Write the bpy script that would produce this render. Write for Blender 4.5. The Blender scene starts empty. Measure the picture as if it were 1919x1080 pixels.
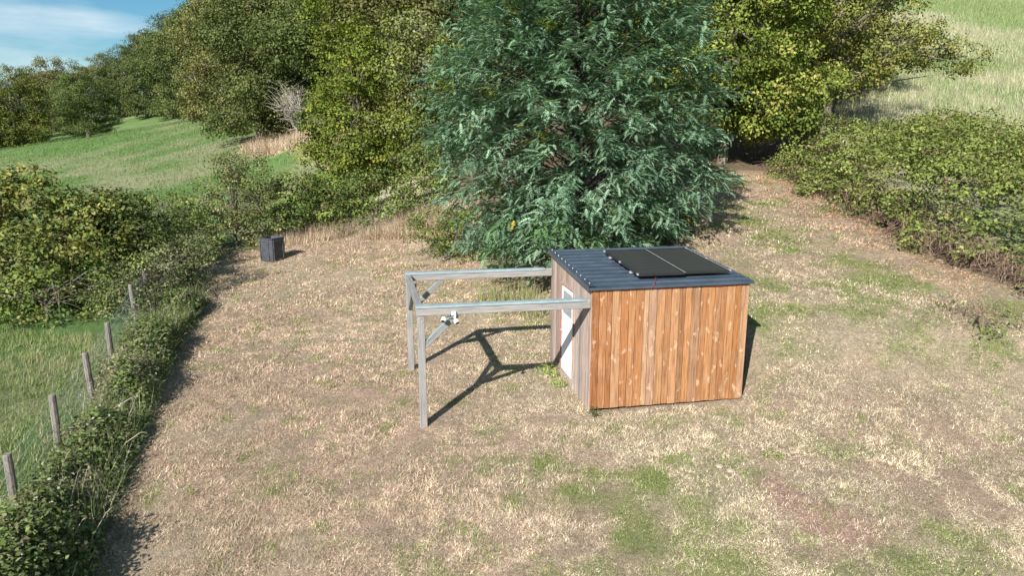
import bpy, math, random
import numpy as np
from mathutils import Vector, Matrix

rng = np.random.default_rng(11)
random.seed(5)
scene = bpy.context.scene
col = scene.collection

# ------------------------------------------------------------------ camera
cam_d = bpy.data.cameras.new('camera')
cam = bpy.data.objects.new('camera', cam_d)
col.objects.link(cam)
cam.location = (0, 0, 4.8)
cam.rotation_euler = (math.radians(90 - 12.1), 0, 0)
cam_d.lens = 24.0
cam_d.sensor_width = 36.0
cam_d.clip_start = 0.1
cam_d.clip_end = 5000
scene.camera = cam

# ------------------------------------------------------------------ sky and sun
SUN_DIR = Vector((-0.43, -0.903, 0)).normalized()
SUN_EL = math.radians(33)
world = bpy.data.worlds.new('World')
scene.world = world
world.use_nodes = True
wn, wl = world.node_tree.nodes, world.node_tree.links
wn.clear()
w_out = wn.new('ShaderNodeOutputWorld')
w_bg = wn.new('ShaderNodeBackground')
w_sky = wn.new('ShaderNodeTexSky')
w_sky.sky_type = 'NISHITA'
w_sky.sun_disc = False
w_sky.sun_elevation = SUN_EL
w_sky.sun_rotation = math.atan2(SUN_DIR.x, SUN_DIR.y)
w_sky.air_density = 1.0
w_sky.dust_density = 0.1
w_sky.ozone_density = 2.5
w_bg.inputs['Strength'].default_value = 0.055
# thin streaks of high cloud all over the sky
w_tc = wn.new('ShaderNodeTexCoord')
w_map = wn.new('ShaderNodeMapping')
w_map.inputs['Scale'].default_value = (1.2, 2.2, 9.0)
w_map.inputs['Rotation'].default_value = (0.12, 0.18, 0.4)
w_ns = wn.new('ShaderNodeTexNoise')
w_ns.inputs['Scale'].default_value = 2.2
w_ns.inputs['Detail'].default_value = 6
w_ns.inputs['Roughness'].default_value = 0.55
w_ramp = wn.new('ShaderNodeValToRGB')
w_ramp.color_ramp.elements[0].position = 0.43
w_ramp.color_ramp.elements[0].color = (0, 0, 0, 1)
w_ramp.color_ramp.elements[1].position = 0.66
w_ramp.color_ramp.elements[1].color = (0.6, 0.6, 0.6, 1)
w_mix = wn.new('ShaderNodeMix')
w_mix.data_type = 'RGBA'
w_mix.inputs['B'].default_value = (8.0, 9.0, 9.6, 1)
wl.new(w_tc.outputs['Generated'], w_map.inputs['Vector'])
wl.new(w_map.outputs['Vector'], w_ns.inputs['Vector'])
wl.new(w_ns.outputs['Fac'], w_ramp.inputs['Fac'])
wl.new(w_ramp.outputs['Color'], w_mix.inputs['Factor'])
w_hs = wn.new('ShaderNodeHueSaturation')
w_hs.inputs['Saturation'].default_value = 1.35
w_hs.inputs['Hue'].default_value = 0.485
wl.new(w_sky.outputs['Color'], w_hs.inputs['Color'])
wl.new(w_hs.outputs['Color'], w_mix.inputs['A'])
wl.new(w_mix.outputs['Result'], w_bg.inputs['Color'])
wl.new(w_bg.outputs['Background'], w_out.inputs['Surface'])

sun_d = bpy.data.lights.new('sun', 'SUN')
sun_d.energy = 5.0
sun_d.angle = math.radians(0.53)
sun_d.color = (1.0, 0.965, 0.91)
sun = bpy.data.objects.new('sun', sun_d)
col.objects.link(sun)
sv = Vector((SUN_DIR.x * math.cos(SUN_EL), SUN_DIR.y * math.cos(SUN_EL), math.sin(SUN_EL)))
sun.rotation_euler = (-sv).to_track_quat('-Z', 'Y').to_euler()
sun.location = (-10, -20, 30)

scene.view_settings.view_transform = 'Standard'
scene.view_settings.look = 'None'
scene.view_settings.gamma = 1.0
scene.view_settings.exposure = 1.0
scene.view_settings.use_curve_mapping = False
scene.render.engine = 'CYCLES'
scene.cycles.max_bounces = 6
scene.cycles.diffuse_bounces = 3
scene.cycles.transmission_bounces = 3
scene.cycles.transparent_max_bounces = 4


# ------------------------------------------------------------------ numeric helpers
def sstep(a, b, x):
    t = np.clip((np.asarray(x, float) - a) / (b - a), 0, 1)
    return t * t * (3 - 2 * t)


def splus(x, k):
    return k * np.logaddexp(0, np.asarray(x, float) / k)


def vnoise(x, y, seed=0):
    x = np.asarray(x, float)
    y = np.asarray(y, float)
    xi = np.floor(x).astype(np.int64)
    yi = np.floor(y).astype(np.int64)
    fx = x - xi
    fy = y - yi
    fx = fx * fx * (3 - 2 * fx)
    fy = fy * fy * (3 - 2 * fy)

    def h(a, b):
        n = (a * 374761393 + b * 668265263 + seed * 2147483647) & 0xFFFFFFFF
        n = ((n ^ (n >> 13)) * 1274126177) & 0xFFFFFFFF
        n = (n ^ (n >> 16)) & 0xFFFF
        return n / 65535.0
    a = h(xi, yi) * (1 - fx) + h(xi + 1, yi) * fx
    b = h(xi, yi + 1) * (1 - fx) + h(xi + 1, yi + 1) * fx
    return a * (1 - fy) + b * fy


def fbm(x, y, seed=0, octv=4, gain=0.55):
    s, a, t = 0.0, 1.0, 0.0
    for i in range(octv):
        s = s + a * vnoise(np.asarray(x) * 2 ** i + 17.3 * i, np.asarray(y) * 2 ** i - 9.1 * i, seed + i)
        t += a
        a *= gain
    return s / t


def terr(x, y):
    x = np.asarray(x, float)
    y = np.asarray(y, float)
    zr = 0.16 * splus(y - 11.0, 0.5) + 0.6 * sstep(12.3, 14.6, y) + 0.14 * splus(y - 34, 4)
    ye = np.interp(y, [-500, 86, 92, 130, 200, 2000], [-500, 86, 85.5, 122, 140, 150])
    zl = splus(8 + 0.146 * (np.clip(x, -80, 0) + 34) + 0.2075 * (ye - 85), 0.8)
    x0 = np.interp(y, [10, 12.2, 14.2, 18, 32, 100], [4.6, 4.35, 3.9, 2.4, -9, -30])
    x1 = np.interp(y, [10, 12.2, 14.2, 18, 32, 100], [6.0, 5.3, 4.9, 6.0, 2, 10])
    w = sstep(0, 1, (x - x0) / (x1 - x0))
    z = zl * (1 - w) + zr * w
    z = z - 0.075 * splus(12.2 - y, 0.6) * (1 - sstep(8, 30, -y))
    z = z + 1.7 * np.exp(-((x + 13) / 4.0) ** 2 - ((y - 51) / 5.0) ** 2)
    z = z + 0.12 * (fbm(x * 0.35, y * 0.35, 3, 3) - 0.5) * sstep(14, 22, y)
    return z


def in_poly(x, y, poly):
    inside = np.zeros(len(x), bool)
    n = len(poly)
    for i in range(n):
        ax, ay = poly[i]
        bx, by = poly[(i + 1) % n]
        if ay == by:
            continue
        c = ((ay > y) != (by > y)) & (x < (bx - ax) * (y - ay) / (by - ay) + ax)
        inside ^= c
    return inside


def edge_dist(x, y, poly):
    d = np.full(len(x), 1e9)
    n = len(poly)
    for i in range(n):
        a = np.array(poly[i], float)
        b = np.array(poly[(i + 1) % n], float)
        ab = b - a
        t = np.clip(((x - a[0]) * ab[0] + (y - a[1]) * ab[1]) / (ab @ ab), 0, 1)
        d = np.minimum(d, np.hypot(x - a[0] - t * ab[0], y - a[1] - t * ab[1]))
    return d


def sample_poly(poly, n):
    p = np.array(poly, float)
    lo, hi = p.min(0), p.max(0)
    xs, ys = [], []
    got = 0
    while got < n:
        q = rng.uniform(lo, hi, (n * 2, 2))
        k = in_poly(q[:, 0], q[:, 1], poly)
        xs.append(q[k, 0])
        ys.append(q[k, 1])
        got += k.sum()
    return np.concatenate(xs)[:n], np.concatenate(ys)[:n]


def unit(v):
    return v / np.maximum(np.linalg.norm(v, axis=-1, keepdims=True), 1e-9)


# ------------------------------------------------------------------ object helpers
def mesh_np(name, verts, nside, faces, color=None, mat=None, smooth=False):
    """faces: (N, nside) index array"""
    me = bpy.data.meshes.new(name)
    verts = np.asarray(verts, np.float32)
    faces = np.asarray(faces, np.int32)
    me.vertices.add(len(verts))
    me.vertices.foreach_set('co', verts.ravel())
    me.loops.add(faces.size)
    me.loops.foreach_set('vertex_index', faces.ravel())
    me.polygons.add(len(faces))
    me.polygons.foreach_set('loop_start', np.arange(0, faces.size, nside, dtype=np.int32))
    if smooth:
        me.polygons.foreach_set('use_smooth', np.ones(len(faces), bool))
    me.update(calc_edges=True)
    if color is not None:
        at = me.color_attributes.new('Col', 'FLOAT_COLOR', 'POINT')
        c4 = np.ones((len(verts), 4), np.float32)
        c4[:, :3] = color
        at.data.foreach_set('color', c4.ravel())
    if mat:
        me.materials.append(mat)
    return me


class MB:
    """collects simple solids; build() links them as one mesh object"""

    def __init__(self):
        self.v = []
        self.f = []

    def add(self, verts, faces):
        o = len(self.v)
        self.v += [tuple(p) for p in verts]
        self.f += [tuple(i + o for i in f) for f in faces]

    def box(self, c, d, m=None, ch=0.0):
        """box with centre c, size d; ch chamfers the four long (z) edges"""
        x, y, z = (k / 2 for k in d)
        if ch > 0:
            ring = [(-x + ch, -y), (x - ch, -y), (x, -y + ch), (x, y - ch), (x - ch, y), (-x + ch, y), (-x, y - ch), (-x, -y + ch)]
        else:
            ring = [(-x, -y), (x, -y), (x, y), (-x, y)]
        n = len(ring)
        vs = [Vector((a, b, -z)) for a, b in ring] + [Vector((a, b, z)) for a, b in ring]
        fs = [tuple(range(n - 1, -1, -1)), tuple(range(n, 2 * n))]
        fs += [(i, (i + 1) % n, n + (i + 1) % n, n + i) for i in range(n)]
        if m is not None:
            vs = [m @ p for p in vs]
        self.add([p + Vector(c) for p in vs], fs)
        return self

    def beam(self, a, b, w, h, up=(0, 0, 1), ch=0.006):
        """rectangular bar from a to b, width w, height h"""
        a, b = Vector(a), Vector(b)
        ax = (b - a).normalized()
        side = ax.cross(Vector(up)).normalized()
        u = side.cross(ax).normalized()
        m = Matrix((side, u, ax)).transposed()
        return self.box((a + b) / 2, (w, h, (b - a).length), m, ch)

    def tube(self, pts, rad, sides=6):
        pts = [Vector(p) for p in pts]
        if not isinstance(rad, (list, tuple)):
            rad = [rad] * len(pts)
        vs, fs = [], []
        ref = Vector((0.31, 0.95, 0.1))
        for i, p in enumerate(pts):
            d = (pts[min(i + 1, len(pts) - 1)] - pts[max(i - 1, 0)]).normalized()
            a = d.cross(ref)
            if a.length < 0.05:
                a = d.cross(Vector((1, 0, 0)))
            a.normalize()
            b = d.cross(a)
            for k in range(sides):
                t = 2 * math.pi * k / sides
                vs.append(p + (a * math.cos(t) + b * math.sin(t)) * rad[i])
        for i in range(len(pts) - 1):
            for k in range(sides):
                k2 = (k + 1) % sides
                fs.append((i * sides + k, i * sides + k2, (i + 1) * sides + k2, (i + 1) * sides + k))
        fs.append(tuple(range(sides - 1, -1, -1)))
        fs.append(tuple(range((len(pts) - 1) * sides, len(pts) * sides)))
        self.add(vs, fs)
        return self

    def mesh(self, name, mat):
        me = bpy.data.meshes.new(name)
        me.from_pydata([tuple(p) for p in self.v], [], self.f)
        me.update()
        if mat:
            me.materials.append(mat)
        return me

    def build(self, name, mat, parent=None, color=None, smooth=False):
        me = self.mesh(name, mat)
        if smooth:
            for p in me.polygons:
                p.use_smooth = True
        return link(name, me, parent, color)


def link(name, me, parent=None, color=None, loc=None, rz=None):
    o = bpy.data.objects.new(name, me)
    col.objects.link(o)
    if parent:
        o.parent = parent
    if color:
        o.color = (*color, 1)
    if loc is not None:
        o.location = loc
    if rz is not None:
        o.rotation_euler = (0, 0, rz)
    return o


def tag(o, label=None, cat=None, group=None, kind=None):
    if label:
        o['label'] = label
    if cat:
        o['category'] = cat
    if group:
        o['group'] = group
    if kind:
        o['kind'] = kind
    return o


def empty(name, loc, rz=0.0):
    o = bpy.data.objects.new(name, None)
    o.empty_display_size = 0.2
    col.objects.link(o)
    o.location = loc
    o.rotation_euler = (0, 0, rz)
    return o


# ------------------------------------------------------------------ materials
def new_mat(name):
    m = bpy.data.materials.new(name)
    m.use_nodes = True
    nt = m.node_tree
    nt.nodes.clear()
    out = nt.nodes.new('ShaderNodeOutputMaterial')
    return m, nt, nt.nodes, nt.links, out


def N(nt, typ, **kw):
    n = nt.nodes.new(typ)
    for k, v in kw.items():
        if k.startswith('_'):
            setattr(n, k[1:], v)
        else:
            n.inputs[k].default_value = v
    return n


def mix_rgb(nt, fac, a, b, mode='MIX'):
    n = nt.nodes.new('ShaderNodeMix')
    n.data_type = 'RGBA'
    n.blend_type = mode
    for sock, v in (('Factor', fac), ('A', a), ('B', b)):
        i = n.inputs[sock] if sock == 'Factor' else [s for s in n.inputs if s.name == sock and s.type == 'RGBA'][0]
        if hasattr(v, 'links') or isinstance(v, bpy.types.NodeSocket):
            nt.links.new(v, i)
        else:
            i.default_value = v
    return [s for s in n.outputs if s.type == 'RGBA'][0]


def ramp(nt, src, stops):
    r = nt.nodes.new('ShaderNodeValToRGB')
    cr = r.color_ramp
    while len(cr.elements) > 1:
        cr.elements.remove(cr.elements[-1])
    cr.elements[0].position = stops[0][0]
    cr.elements[0].color = (*stops[0][1], 1)
    for p, c in stops[1:]:
        e = cr.elements.new(p)
        e.color = (*c, 1)
    nt.links.new(src, r.inputs['Fac'])
    return r.outputs['Color']


def foliage_mat(name, transl=0.3, rough=0.5, spec=0.25, vary=0.12):
    m, nt, nd, lk, out = new_mat(name)
    at = N(nt, 'ShaderNodeAttribute', _attribute_name='Col')
    oi = nd.new('ShaderNodeObjectInfo')
    hsv = nd.new('ShaderNodeHueSaturation')
    mr = N(nt, 'ShaderNodeMapRange')
    mr.inputs['To Min'].default_value = 1 - vary
    mr.inputs['To Max'].default_value = 1 + vary
    lk.new(oi.outputs['Random'], mr.inputs['Value'])
    lk.new(mr.outputs['Result'], hsv.inputs['Value'])
    lk.new(at.outputs['Color'], hsv.inputs['Color'])
    mul = mix_rgb(nt, 1.0, hsv.outputs['Color'], oi.outputs['Color'], 'MULTIPLY')
    b = N(nt, 'ShaderNodeBsdfPrincipled', Roughness=rough)
    b.inputs['Specular IOR Level'].default_value = spec
    lk.new(mul, b.inputs['Base Color'])
    tr = nd.new('ShaderNodeBsdfTranslucent')
    tc = mix_rgb(nt, 1.0, mul, (1.25, 1.3, 0.6, 1), 'MULTIPLY')
    lk.new(tc, tr.inputs['Color'])
    ms = N(nt, 'ShaderNodeMixShader', Fac=transl)
    lk.new(b.outputs[0], ms.inputs[1])
    lk.new(tr.outputs[0], ms.inputs[2])
    lk.new(ms.outputs[0], out.inputs['Surface'])
    return m


M = {}
M['leaf'] = foliage_mat('leaf', 0.2, 0.55, 0.1)
M['frond'] = foliage_mat('feathery_leaf', 0.25, 0.6, 0.12, 0.0)
M['grass'] = foliage_mat('grass_blade', 0.15, 0.8, 0.03, 0.0)


def bark_mat(name, a, b, scale=8):
    m, nt, nd, lk, out = new_mat(name)
    tc = nd.new('ShaderNodeTexCoord')
    mp = N(nt, 'ShaderNodeMapping', Scale=(1, 1, 0.25))
    ns = N(nt, 'ShaderNodeTexNoise', Scale=scale, Detail=6, Roughness=0.65)
    lk.new(tc.outputs['Object'], mp.inputs['Vector'])
    lk.new(mp.outputs['Vector'], ns.inputs['Vector'])
    c = ramp(nt, ns.outputs['Fac'], [(0.3, a), (0.7, b)])
    p = N(nt, 'ShaderNodeBsdfPrincipled', Roughness=0.9)
    bp = N(nt, 'ShaderNodeBump', Strength=0.6, Distance=0.03)
    lk.new(ns.outputs['Fac'], bp.inputs['Height'])
    lk.new(bp.outputs['Normal'], p.inputs['Normal'])
    lk.new(c, p.inputs['Base Color'])
    lk.new(p.outputs[0], out.inputs['Surface'])
    return m


M['bark'] = bark_mat('bark', (0.07, 0.055, 0.04), (0.2, 0.17, 0.13))
M['bark_dark'] = bark_mat('dark_bark', (0.03, 0.026, 0.02), (0.08, 0.07, 0.055))
M['bark_pale'] = bark_mat('pale_bark', (0.2, 0.17, 0.14), (0.42, 0.38, 0.33))
M['post'] = bark_mat('weathered_round_post', (0.09, 0.075, 0.065), (0.24, 0.21, 0.185), 14)
M['stem_red'] = bark_mat('bramble_stem', (0.11, 0.07, 0.05), (0.27, 0.18, 0.125))
M['stem_dry'] = bark_mat('dry_twig', (0.28, 0.22, 0.17), (0.55, 0.47, 0.38))


def ground_mat():
    m, nt, nd, lk, out = new_mat('ground_soil_and_turf')
    at = N(nt, 'ShaderNodeAttribute', _attribute_name='Col')
    tc = nd.new('ShaderNodeTexCoord')
    n1 = N(nt, 'ShaderNodeTexNoise', Scale=9, Detail=8, Roughness=0.75)
    n2 = N(nt, 'ShaderNodeTexNoise', Scale=55, Detail=4, Roughness=0.7)
    n3 = N(nt, 'ShaderNodeTexNoise', Scale=0.9, Detail=6, Roughness=0.7)
    for n in (n1, n2, n3):
        lk.new(tc.outputs['Object'], n.inputs['Vector'])
    f1 = ramp(nt, n1.outputs['Fac'], [(0.3, (0.62,) * 3), (0.7, (1.35,) * 3)])
    f2 = ramp(nt, n2.outputs['Fac'], [(0.3, (0.5,) * 3), (0.7, (1.6,) * 3)])
    f3 = ramp(nt, n3.outputs['Fac'], [(0.35, (0.8, 0.84, 0.8)), (0.65, (1.18, 1.12, 1.12))])
    c = mix_rgb(nt, 1.0, at.outputs['Color'], f1, 'MULTIPLY')
    c = mix_rgb(nt, 1.0, c, f2, 'MULTIPLY')
    c = mix_rgb(nt, 1.0, c, f3, 'MULTIPLY')
    p = N(nt, 'ShaderNodeBsdfPrincipled', Roughness=0.95)
    p.inputs['Specular IOR Level'].default_value = 0.1
    ad = N(nt, 'ShaderNodeMath', _operation='ADD')
    lk.new(n1.outputs['Fac'], ad.inputs[0])
    lk.new(n2.outputs['Fac'], ad.inputs[1])
    bp = N(nt, 'ShaderNodeBump', Strength=0.9, Distance=0.06)
    lk.new(ad.outputs[0], bp.inputs['Height'])
    lk.new(bp.outputs['Normal'], p.inputs['Normal'])
    lk.new(c, p.inputs['Base Color'])
    lk.new(p.outputs[0], out.inputs['Surface'])
    return m


M['ground'] = ground_mat()


def plank_mat(name, knots=1.0, pale=0.25, grain=0.5, rough=0.75, grey=(0.4, 0.36, 0.33), greyamt=0.0, axis=2):
    """wood: board colour comes from the object's own colour, grain runs along the given local axis"""
    m, nt, nd, lk, out = new_mat(name)
    tc = nd.new('ShaderNodeTexCoord')
    oi = nd.new('ShaderNodeObjectInfo')
    off = N(nt, 'ShaderNodeVectorMath', _operation='MULTIPLY')
    cmb = nd.new('ShaderNodeCombineXYZ')
    for i in range(3):
        lk.new(oi.outputs['Random'], cmb.inputs[i])
    lk.new(cmb.outputs[0], off.inputs[0])
    off.inputs[1].default_value = (13.0, 7.0, 31.0)
    add = N(nt, 'ShaderNodeVectorMath', _operation='ADD')
    lk.new(tc.outputs['Object'], add.inputs[0])
    lk.new(off.outputs[0], add.inputs[1])
    sc = [1, 1, 1]
    sc[axis] = 0.05
    mp = N(nt, 'ShaderNodeMapping', Scale=tuple(sc))
    lk.new(add.outputs[0], mp.inputs['Vector'])
    # long grain, bent by a slow noise
    g1 = N(nt, 'ShaderNodeTexNoise', Scale=38, Detail=7, Roughness=0.65, Distortion=0.6)
    lk.new(mp.outputs['Vector'], g1.inputs['Vector'])
    gr = ramp(nt, g1.outputs['Fac'], [(0.32, (1 - grain,) * 3), (0.52, (1.0,) * 3), (0.72, (1 + grain * 0.55,) * 3)])
    c = mix_rgb(nt, 1.0, oi.outputs['Color'], gr, 'MULTIPLY')
    # knots
    sk = [1, 1, 1]
    sk[axis] = 0.55
    mk = N(nt, 'ShaderNodeMapping', Scale=tuple(sk))
    lk.new(add.outputs[0], mk.inputs['Vector'])
    wob = N(nt, 'ShaderNodeTexNoise', Scale=14, Detail=3)
    lk.new(mk.outputs['Vector'], wob.inputs['Vector'])
    wv = N(nt, 'ShaderNodeVectorMath', _operation='MULTIPLY_ADD')
    lk.new(wob.outputs['Color'], wv.inputs[0])
    wv.inputs[1].default_value = (0.14, 0.14, 0.22)
    lk.new(mk.outputs['Vector'], wv.inputs[2])
    vo = N(nt, 'ShaderNodeTexVoronoi', Scale=6.5, Randomness=1.0)
    lk.new(wv.outputs[0], vo.inputs['Vector'])
    halo = ramp(nt, vo.outputs['Distance'], [(0.07, (1,) * 3), (0.26, (0,) * 3)])
    core = ramp(nt, vo.outputs['Distance'], [(0.04, (1,) * 3), (0.12, (0,) * 3)])
    h2 = N(nt, 'ShaderNodeMath', _operation='MULTIPLY')
    lk.new(halo, h2.inputs[0])
    h2.inputs[1].default_value = 0.75 * knots
    c = mix_rgb(nt, h2.outputs[0], c, (0.6, 0.44, 0.31, 1))
    k2 = N(nt, 'ShaderNodeMath', _operation='MULTIPLY')
    lk.new(core, k2.inputs[0])
    k2.inputs[1].default_value = 0.7 * knots
    c = mix_rgb(nt, k2.outputs[0], c, (0.16, 0.07, 0.035, 1))
    # worn pale and grey patches
    pn = N(nt, 'ShaderNodeTexNoise', Scale=4.5, Detail=5, Roughness=0.7)
    lk.new(mk.outputs['Vector'], pn.inputs['Vector'])
    pr = ramp(nt, pn.outputs['Fac'], [(0.5, (0,) * 3), (0.72, (1,) * 3)])
    pf = N(nt, 'ShaderNodeMath', _operation='MULTIPLY')
    lk.new(pr, pf.inputs[0])
    pf.inputs[1].default_value = pale
    c = mix_rgb(nt, pf.outputs[0], c, (0.4, 0.3, 0.22, 1))
    if greyamt:
        c = mix_rgb(nt, greyamt, c, (*grey, 1))
    p = N(nt, 'ShaderNodeBsdfPrincipled', Roughness=rough)
    p.inputs['Specular IOR Level'].default_value = 0.25
    bp = N(nt, 'ShaderNodeBump', Strength=0.35, Distance=0.006)
    lk.new(g1.outputs['Fac'], bp.inputs['Height'])
    lk.new(bp.outputs['Normal'], p.inputs['Normal'])
    lk.new(c, p.inputs['Base Color'])
    lk.new(p.outputs[0], out.inputs['Surface'])
    return m


M['larch'] = plank_mat('oiled_larch_board', 0.85, 0.3, 0.55)
M['grey_board'] = plank_mat('weathered_board', 0.25, 0.25, 0.5, 0.85)
M['grey_timber'] = plank_mat('weathered_timber', 0.2, 0.3, 0.4, 0.85)


def plain_mat(name, colr, rough=0.6, metal=0.0, var=0.15, scale=6.0, bump=0.0, spec=0.5):
    m, nt, nd, lk, out = new_mat(name)
    tc = nd.new('ShaderNodeTexCoord')
    ns = N(nt, 'ShaderNodeTexNoise', Scale=scale, Detail=6, Roughness=0.65)
    lk.new(tc.outputs['Object'], ns.inputs['Vector'])
    f = ramp(nt, ns.outputs['Fac'], [(0.3, (1 - var,) * 3), (0.7, (1 + var,) * 3)])
    c = mix_rgb(nt, 1.0, (*colr, 1), f, 'MULTIPLY')
    p = N(nt, 'ShaderNodeBsdfPrincipled', Roughness=rough, Metallic=metal)
    p.inputs['Specular IOR Level'].default_value = spec
    rr = N(nt, 'ShaderNodeMapRange')
    rr.inputs['To Min'].default_value = max(0.02, rough - 0.1)
    rr.inputs['To Max'].default_value = min(1, rough + 0.12)
    lk.new(ns.outputs['Fac'], rr.inputs['Value'])
    lk.new(rr.outputs['Result'], p.inputs['Roughness'])
    if bump:
        bp = N(nt, 'ShaderNodeBump', Strength=0.5, Distance=bump)
        lk.new(ns.outputs['Fac'], bp.inputs['Height'])
        lk.new(bp.outputs['Normal'], p.inputs['Normal'])
    lk.new(c, p.inputs['Base Color'])
    lk.new(p.outputs[0], out.inputs['Surface'])
    return m


M['roof'] = plain_mat('slate_blue_steel_sheet', (0.045, 0.062, 0.085), 0.34, 0.0, 0.28, 2.2)
M['cap'] = plain_mat('blue_grey_capping', (0.27, 0.345, 0.37), 0.5, 0.2, 0.18, 5)
M['screw'] = plain_mat('galvanised_steel', (0.6, 0.6, 0.6), 0.35, 0.7, 0.1)
M['cell'] = plain_mat('black_solar_cell', (0.034, 0.033, 0.035), 0.3, 0, 0.1, 2)
M['panel_frame'] = plain_mat('black_aluminium', (0.018, 0.018, 0.019), 0.45, 0.0, 0.1)
M['alu'] = plain_mat('bare_aluminium', (0.55, 0.53, 0.5), 0.4, 0.5, 0.1)
M['back_sheet'] = plain_mat('panel_back_sheet', (0.09, 0.09, 0.095), 0.5, 0, 0.1)
M['dark'] = plain_mat('dark_backing', (0.03, 0.025, 0.02), 0.9, 0, 0.1)
M['white_paint'] = plain_mat('white_panel', (0.7, 0.72, 0.74), 0.55, 0, 0.05, 4)
M['red_wood'] = plain_mat('red_brown_frame', (0.3, 0.13, 0.1), 0.7, 0, 0.2, 12)
M['cable'] = plain_mat('red_cable', (0.2, 0.025, 0.025), 0.5, 0, 0.1)
M['bin'] = plain_mat('faded_black_plastic', (0.055, 0.06, 0.068), 0.55, 0, 0.4, 5, 0.004)
M['bin_in'] = plain_mat('compost', (0.02, 0.016, 0.012), 0.95, 0, 0.4, 20, 0.05)
M['wire'] = plain_mat('green_coated_wire', (0.24, 0.29, 0.27), 0.55, 0.2, 0.2)
M['stone'] = plain_mat('limestone', (0.33, 0.27, 0.2), 0.9, 0, 0.3, 14, 0.02)
M['plastic_white'] = plain_mat('white_plastic', (0.75, 0.75, 0.74), 0.4, 0, 0.04)
M['plastic_black'] = plain_mat('black_plastic', (0.015, 0.015, 0.016), 0.4, 0, 0.1)
m, nt, nd, lk, out = new_mat('window_glass')
p = N(nt, 'ShaderNodeBsdfPrincipled', Roughness=0.06)
p.inputs['Base Color'].default_value = (0.25, 0.28, 0.3, 1)
p.inputs['Specular IOR Level'].default_value = 0.9
lk.new(p.outputs[0], out.inputs['Surface'])
M['glass'] = m

# ------------------------------------------------------------------ ground
LAWN = [(-3.6, 3), (-4.9, 6.9), (-6.6, 11.95), (-8.2, 16.3), (-9.5, 20.7), (-11.6, 25), (-11.4, 28.2), (-8, 29.6), (-4, 28.4),
        (-1.9, 26.8), (0, 24.5), (3, 24), (6.2, 26.5), (9.0, 29.0), (11.2, 28.6), (11.3, 23.2), (11.3, 18.4), (12.0, 15.6), (14.6, 12.4), (22, 8),
        (22, 3)]
BANK = [(-22.5, 57.5), (-15.8, 49.5), (-12.2, 45), (-9.8, 42), (-7, 42), (-8, 50), (-14, 62), (-21, 64)]


def lawn_masks(x, y):
    """green share and bare-soil share of the mown ground"""
    n = fbm(x * 0.55 + 3, y * 0.75, 21, 4)
    n2 = fbm(x * 1.9, y * 2.4, 31, 3)
    bias = -0.14 + 0.13 * sstep(-1, 3, x) * (1 - sstep(4.5, 8, y - 4)) + 0.13 * sstep(2, 8, x) * sstep(10, 14, y)
    bias = bias + 0.13 * np.exp(-((x - 2.6 + 0.8 * (y - 7.8)) / 1.5) ** 2 - ((y - 7.6) / 1.0) ** 2)
    bias = bias + 0.12 * np.exp(-((x - 9) / 2.2) ** 2 - ((y - 14.5) / 3.0) ** 2)
    bias = bias + 0.10 * np.exp(-((x + 0.2) / 1.4) ** 2 - ((y - 16.5) / 1.6) ** 2)
    bias = bias - 0.16 * sstep(-1, -3, -x * -1) * 0
    g = sstep(0.46, 0.72, n * 0.65 + n2 * 0.35 + bias)
    soil = np.exp(-((x - 4.05 + 0.3 * (y - 8.8)) / 0.55) ** 2 - ((y - 9.0) / 0.75) ** 2) + 0.9 * np.exp(-((x - 4.6) / 0.7) ** 2 - ((y - 8.25) / 0.4) ** 2)
    soil = soil + 0.7 * np.exp(-((x - 4.0) / 0.25) ** 2 - ((y - 10.5) / 0.45) ** 2) + 0.55 * np.exp(-((x - 6.0) / 0.8) ** 2 - ((y - 11.8) / 0.6) ** 2)
    soil = soil + 0.5 * np.exp(-((x + 0.6) / 1.3) ** 2 - ((y - 7.4) / 0.45) ** 2)
    soil = sstep(0.3, 0.62, soil * (0.25 + 1.1 * fbm(x * 4.5, y * 4.5, 33, 3)))
    return g * (1 - soil), soil


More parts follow.
